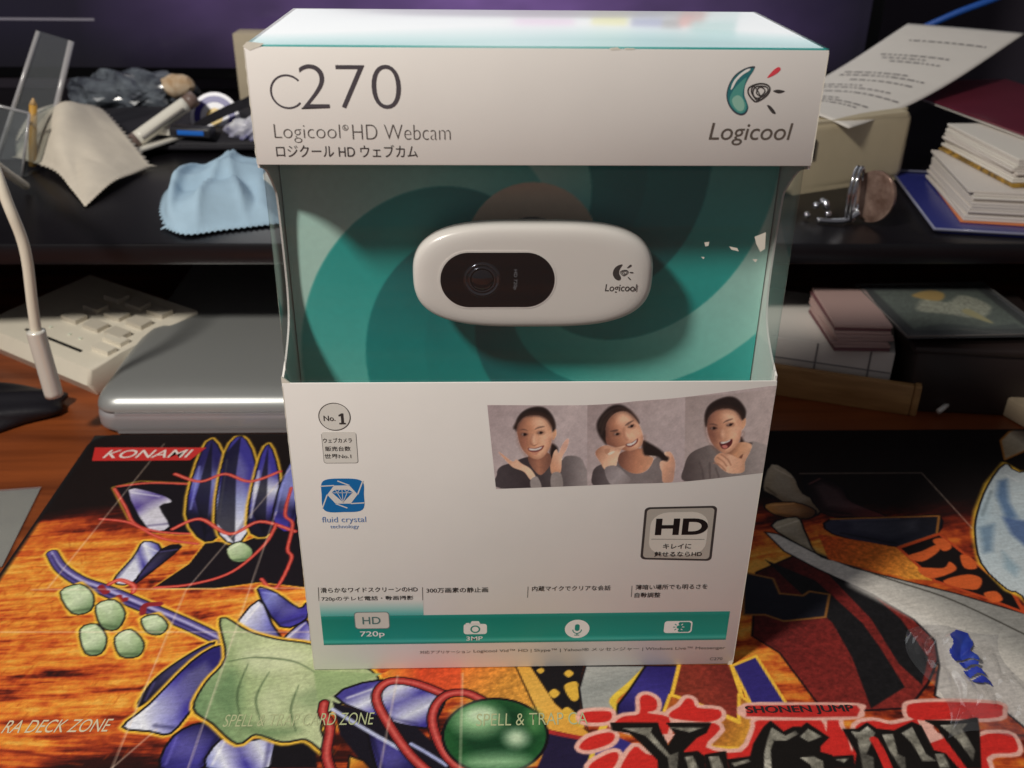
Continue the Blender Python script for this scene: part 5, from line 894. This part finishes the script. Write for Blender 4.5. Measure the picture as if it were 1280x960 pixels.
so = mesh('sheet', pv, pf, pap_m, pap, smooth=True); md = so.modifiers.new('thickness', 'SOLIDIFY'); md.thickness = .25*K; md.offset = -1
inkp = mat('paper_ink', (120,114,116), .7)
lv, lf = [], []
for s, t0, t1 in ((.84,.2,.85),(.70,.15,.7),(.67,.2,.55),(.64,.3,.75),(.52,.1,.6),(.49,.1,.8),(.44,.25,.8),(.38,.1,.45),(.35,.1,.7),(.30,.2,.9),(.22,.15,.5),(.19,.15,.8),(.16,.3,.75)):
    t = t0
    while t < t1:
        w_ = rng.uniform(.015, .07); o_ = len(lv); M_ = 4
        for k in range(M_):
            for ds in (-.005, .005): p = psurf(s+ds, t+w_*k/(M_-1)); lv.append((p[0], p[1]-.05, p[2]+.25))
        for k in range(M_-1): lf.append((o_+2*k, o_+2*k+2, o_+2*k+3, o_+2*k+1))
        t += w_+.018
mesh('printed_lines', lv, lf, inkp, pap)['kind'] = 'stuff'
# burgundy booklet
bk_ = thing('booklet', 'burgundy booklet lying tilted across the card stacks', 'booklet')
plate('cover', [(279,453,121.5),(310,292,119.6),(408,311,119.6),(377,472,121.5)], 1.0, mat('burgundy_cover', (112,40,56), .3, coat=.3, var=.15, vscale=30), bk_)
plate('pages', [(281,450,121.2),(311,295,119.3),(406,313,119.3),(376,469,121.2)], -1.6, mat('page_edge', (206,200,192), .8), bk_)
# stacks of trading cards
card_e = [mat('card_edge_a', (216,208,200), .6), mat('card_edge_b', (190,180,176), .6), mat('card_edge_c', (226,220,210), .6), mat('card_edge_d', (206,170,140), .6)]
def card_stack(name, label, x, y, z, rz, n, th, group, w=59, l=86, jit=1.6, seed=1, mats=card_e, tilt_=0.0, top=None):
    t = thing(name, label, 'cards', (x,y,z), rz, group); t.rotation_euler.x = tilt_; rs = np.random.default_rng(seed); base = {}
    for k in range(n):
        mk = mats[int(rs.integers(len(mats)))] if not (top and k == n-1) else top
        if mk.name not in base:
            c = box('card', -w/2, w/2, -l/2, l/2, 0, th*.86, mk, t, bev=.12, seg=1); base[mk.name] = c
        else: c = base[mk.name].copy(); COL.objects.link(c); c.parent = t
        c.location = Vector((rs.normal()*jit, rs.normal()*jit, k*th))*K; c.rotation_euler.z = rs.normal()*.02
    return t
orn = mat('card_edge_orange', (220,130,80), .6); dkc = mat('card_edge_dark', (60,50,44), .6, rgb2=(206,160,60), vscale=200)
card_stack('card_stack', 'thick lower stack of pale trading cards in the open blue case', 298, 297, 83.2, math.radians(-9), 11, 1.6, 'trading card stacks', w=62, l=90, jit=.6, seed=3, mats=[card_e[0], card_e[2], card_e[0]])
card_stack('card_stack', 'thin dark gold-backed layer of cards between the two pale stacks', 311, 307, 101, math.radians(2), 2, 1.1, 'trading card stacks', jit=.5, seed=4, mats=[dkc])
card_stack('card_stack', 'upper stack of pale trading cards just under the burgundy booklet', 312, 308, 103.3, math.radians(2), 9, 1.55, 'trading card stacks', w=58, l=86, jit=.6, seed=5, mats=[card_e[0], card_e[1], card_e[2]])
card_stack('card_stack', 'single orange card at the bottom of the thick pale stack', 297, 296, 82.0, math.radians(-9), 1, 1.1, 'trading card stacks', w=63, l=91, jit=.1, seed=6, mats=[orn])
# clear blue deck case
cs = thing('deck_case', 'clear plastic deck case with blue base under the card stacks', 'case', (291,295,80.2), math.radians(-10))
prism('case_base', rrect(-44, 50, -58, 62, 4, 4), FLAT, 0, 1.6, mat('blue_film', (44,50,120), .25), cs, bev=.3)
tube('case_rim', [(-45,-59,2.2),(51,-59,2.2),(51,63,2.2),(-45,63,2.2)], 1.0, mat('case_rim_plastic', (130,132,156), .2), cs, n=8, smooth_n=0, closed=True)
# key ring with coin
kr = thing('key_ring', 'steel key ring with copper coin charm and bead chain beside the box', 'key ring')
stl = mat('polished_steel', (206,206,210), .12, metal=1.0); cop = mat('copper_coin', (176,148,134), .35, metal=.55, rgb2=(120,92,80), vscale=120)
tube('split_ring', [(194+11*math.cos(t)*.45, 262+7*math.cos(t), 97+15.5*math.sin(t)) for t in np.linspace(0, 2*math.pi, 16, endpoint=False)], 1.0, stl, kr, n=8, smooth_n=3, closed=True)
tube('split_ring', [(196+11*math.cos(t)*.45, 261+7*math.cos(t), 97+15.5*math.sin(t)) for t in np.linspace(0, 2*math.pi, 16, endpoint=False)], 1.0, stl, kr, n=8, smooth_n=3, closed=True)
def coin(u, v_, w): return (205+u*.50+w*.8, 260-u*.80+w*.5, 96.5+v_+u*.12)
prism('coin', disc(0, 0, 14.8, 40), coin, -1, 1, cop, kr, bev=.4); prism('coin_relief', ring(0, 0, 13.3, 12.6, 40)[:-1], coin, -1.2, -1.0, cop, kr)
for k in range(9):
    bm = bmesh.new(); bmesh.ops.create_icosphere(bm, subdivisions=2, radius=2.0*K)
    o = bm_obj('bead', bm, stl, kr, smooth=True); t = k/8; o.location = Vector((172+14*t+4*math.sin(5*t), 268-5*t, 83+9*math.sin(3.0*t)+3*math.sin(9*t)))*K
tube('key', [(176,262,82),(190,258,83),(198,258,88)], 1.6, stl, kr, n=8)
# blue cable up at the right
bcab = tube('blue_cable', [(300,520,140),(322,510,152),(346,504,165),(374,500,177),(420,495,198)], 2.4, mat('blue_cable', (30,84,170), .4), None, n=10); tag(bcab, 'blue cable rising across the dark top right corner', 'cable')
# ================================================================== right of the box, under the shelf
tray = thing('wooden_tray', 'shallow pale wooden tray under the shelf, right of the box', 'tray', (187,236,-2.5), math.radians(-20))
wdm = mat('pale_wood', (190,146,92), .5, rgb2=(150,108,62), vscale=20, stretch=(1,6,6))
box('tray_floor', -60, 44, -34, 46, 0, 4, wdm, tray, bev=.5); box('front_rail', -60, 44, -38, -33.8, 0, 18, wdm, tray, bev=.8); box('back_rail', -60, 44, 46.2, 50, 0, 18, wdm, tray, bev=.8)
for x in (-63.8, 44.2): box('side_rail', x, x+3.6, -38, 50, 0, 18, wdm, tray, bev=.8)
gridb = thing('white_card_box', 'white card box with thin grey grid lines standing in the wooden tray', 'card box', (182,246,1.8), math.radians(-20))
box('carton', -54, 40, -36, 36, 0, 27, mat('white_box_card', (226,220,212), .6), gridb, bev=.6)
for x in (-30, 0, 28): box('grid_line', x-.4, x+.4, -36.4, -36.1, .5, 26.5, inkp, gridb)
box('grid_line', -53, 39.5, -36.45, -36.15, 14.6, 15.2, inkp, gridb); 
card_stack('card_stack', 'small pinkish stack of cards on the white gridded box', 190, 226, 29.5, math.radians(-3), 8, 1.9, 'trading card stacks', w=30, l=52, jit=.4, seed=9, mats=[mat('card_edge_pink', (186,156,150), .6), mat('card_edge_maroon', (120,80,84), .6), mat('card_edge_pink')])
drk = thing('dark_crate', 'dark brown crate under the shelf supporting the sleeved card', 'crate', (252,222,-2.5), math.radians(-6))
dkm = mat('dark_crate_plastic', (46,36,34), .45); box('wall', -34, 44, -36, 40, 0, 38, dkm, drk, bev=2); box('rim', -36, 46, -38, 42, 36, 40, dkm, drk, bev=1)
sc2 = thing('sleeved_card', 'large dark-bordered card with pale picture in a clear holder, under the shelf', 'trading card', (241,222,43.4), math.radians(2))
n1, n2 = 120, 90; gx, gy = np.meshgrid(np.linspace(-34, 38, n1), np.linspace(-32, 34, n2)); kp = Paint(gx.ravel(), gy.ravel(), (40,44,38))
kp.fill([(-29,-26),(33,-26),(33,30),(-29,30)], (104,116,104), 2, noise=.3); kp.fill([(-16,0),(-4,16),(6,10),(20,20),(28,4),(14,-12),(-2,-6)], (190,192,170), 3, smooth=5, noise=.3); kp.fill([(-10,20),(2,12),(10,22),(4,28)], (214,176,90), 2, smooth=5); kp.fill([(8,-4),(14,-16),(18,-18),(14,0)], (206,196,140), 1.5, smooth=4); kp.fill([(-28,-24),(-10,-18),(10,-24),(30,-20),(30,-26),(-28,-26)], (70,80,74), 3)
grid_mesh('picture', np.stack([kp.X, kp.Y, np.full_like(kp.X, .6)], 1), n1, n2, kp.C, mat('card_picture', attr='print', rough=.3), sc2); box('card_body', -34, 38, -32, 34, 0, .5, mat('card_edge_dark2', (40,36,34), .6), sc2)
box('holder', -36.5, 40.5, -34.5, 36.5, -.6, 2.0, clear_mat('thin_film'), sc2, bev=.4); tube('holder_edge', [(-36.5,-34.5,1),(40.5,-34.5,1),(40.5,36.5,1),(-36.5,36.5,1)], .6, mat('holder_edge', (120,116,112), .3), sc2, n=6, smooth_n=0, closed=True)
bp2 = thing('beige_block', 'small beige block on the desk at the right edge, beyond the mat', 'block', (290,186,-2.5), math.radians(34))
prism('block', [(-26,-13),(26,-13),(26,10),(-20,12)], FLAT, 0, 12, mat('beige_block', (196,176,146), .6, var=.06), bp2, bev=1.5); box('label', -20, 20, -13.4, -13.05, 3, 9, mat('label_brown', (120,100,84), .6), bp2)
tip = thing('cable_tip', 'thin dark lead with a pale metal tip on the desk, right', 'lead')
tube('lead', [(300,196,0),(262,194,1),(248,194,3),(240,191,3)], 1.2, mat('dark_lead', (60,50,46), .5), tip, n=8); tube('tip', [(240,191,3),(230,183,1.4)], 1.5, mat('plug_metal'), tip, n=8, smooth_n=0)

# ================================================================== cellophane scrap on the mat
cel = thing('cellophane_scrap', 'crinkled clear cellophane scrap with blue print lying on the mat, lower right', 'cellophane')
n_ = 110; cv, cf = [], []; rs = np.random.default_rng(3)
for j in range(n_):
    for i in range(n_):
        u, t = i/(n_-1), j/(n_-1); x = 148+34*u+8*(1-t)*-1+4*math.sin(6*t); y = -36+52*t+3*math.sin(5*u); edge = min(u, 1-u, t, 1-t)
        z = .5 + 2.6*abs(math.sin(7*u+2.2*math.sin(5*t))*math.sin(4*t+3*u))*min(1, edge*5+.1) + 1.2*abs(math.sin(17*u-9*t))*min(1, edge*4)
        cv.append((x, y, z))
cf = [(j*n_+i, j*n_+i+1, (j+1)*n_+i+1, (j+1)*n_+i) for j in range(n_-1) for i in range(n_-1)]
mesh('film', cv, cf, clear_mat('crinkled_film', (.96,.96,.97), rough=.06, haze=.05, boost=.03), cel, smooth=True)
def blue_at(u, t): return abs(u-(.56+.16*(t-.7)+.03*math.sin(9*t))) < .115*(1-.5*abs(2*t-1.35)) + .02*math.sin(31*t) and .40 < t < .97 and not (t < .66 and abs((t*14+.25*math.sin(20*u)) % 1-.5) < .16)
bf = [k for k in range(len(cf)) if blue_at((k % (n_-1))/(n_-1), (k//(n_-1))/(n_-1))]
mesh('blue_print', [(a_, b_, c_+.2) for a_, b_, c_ in cv], [cf[k] for k in bf], mat('blue_film_print', (40,50,150), .3, rgb2=(54,80,180), vscale=90), cel, smooth=True)
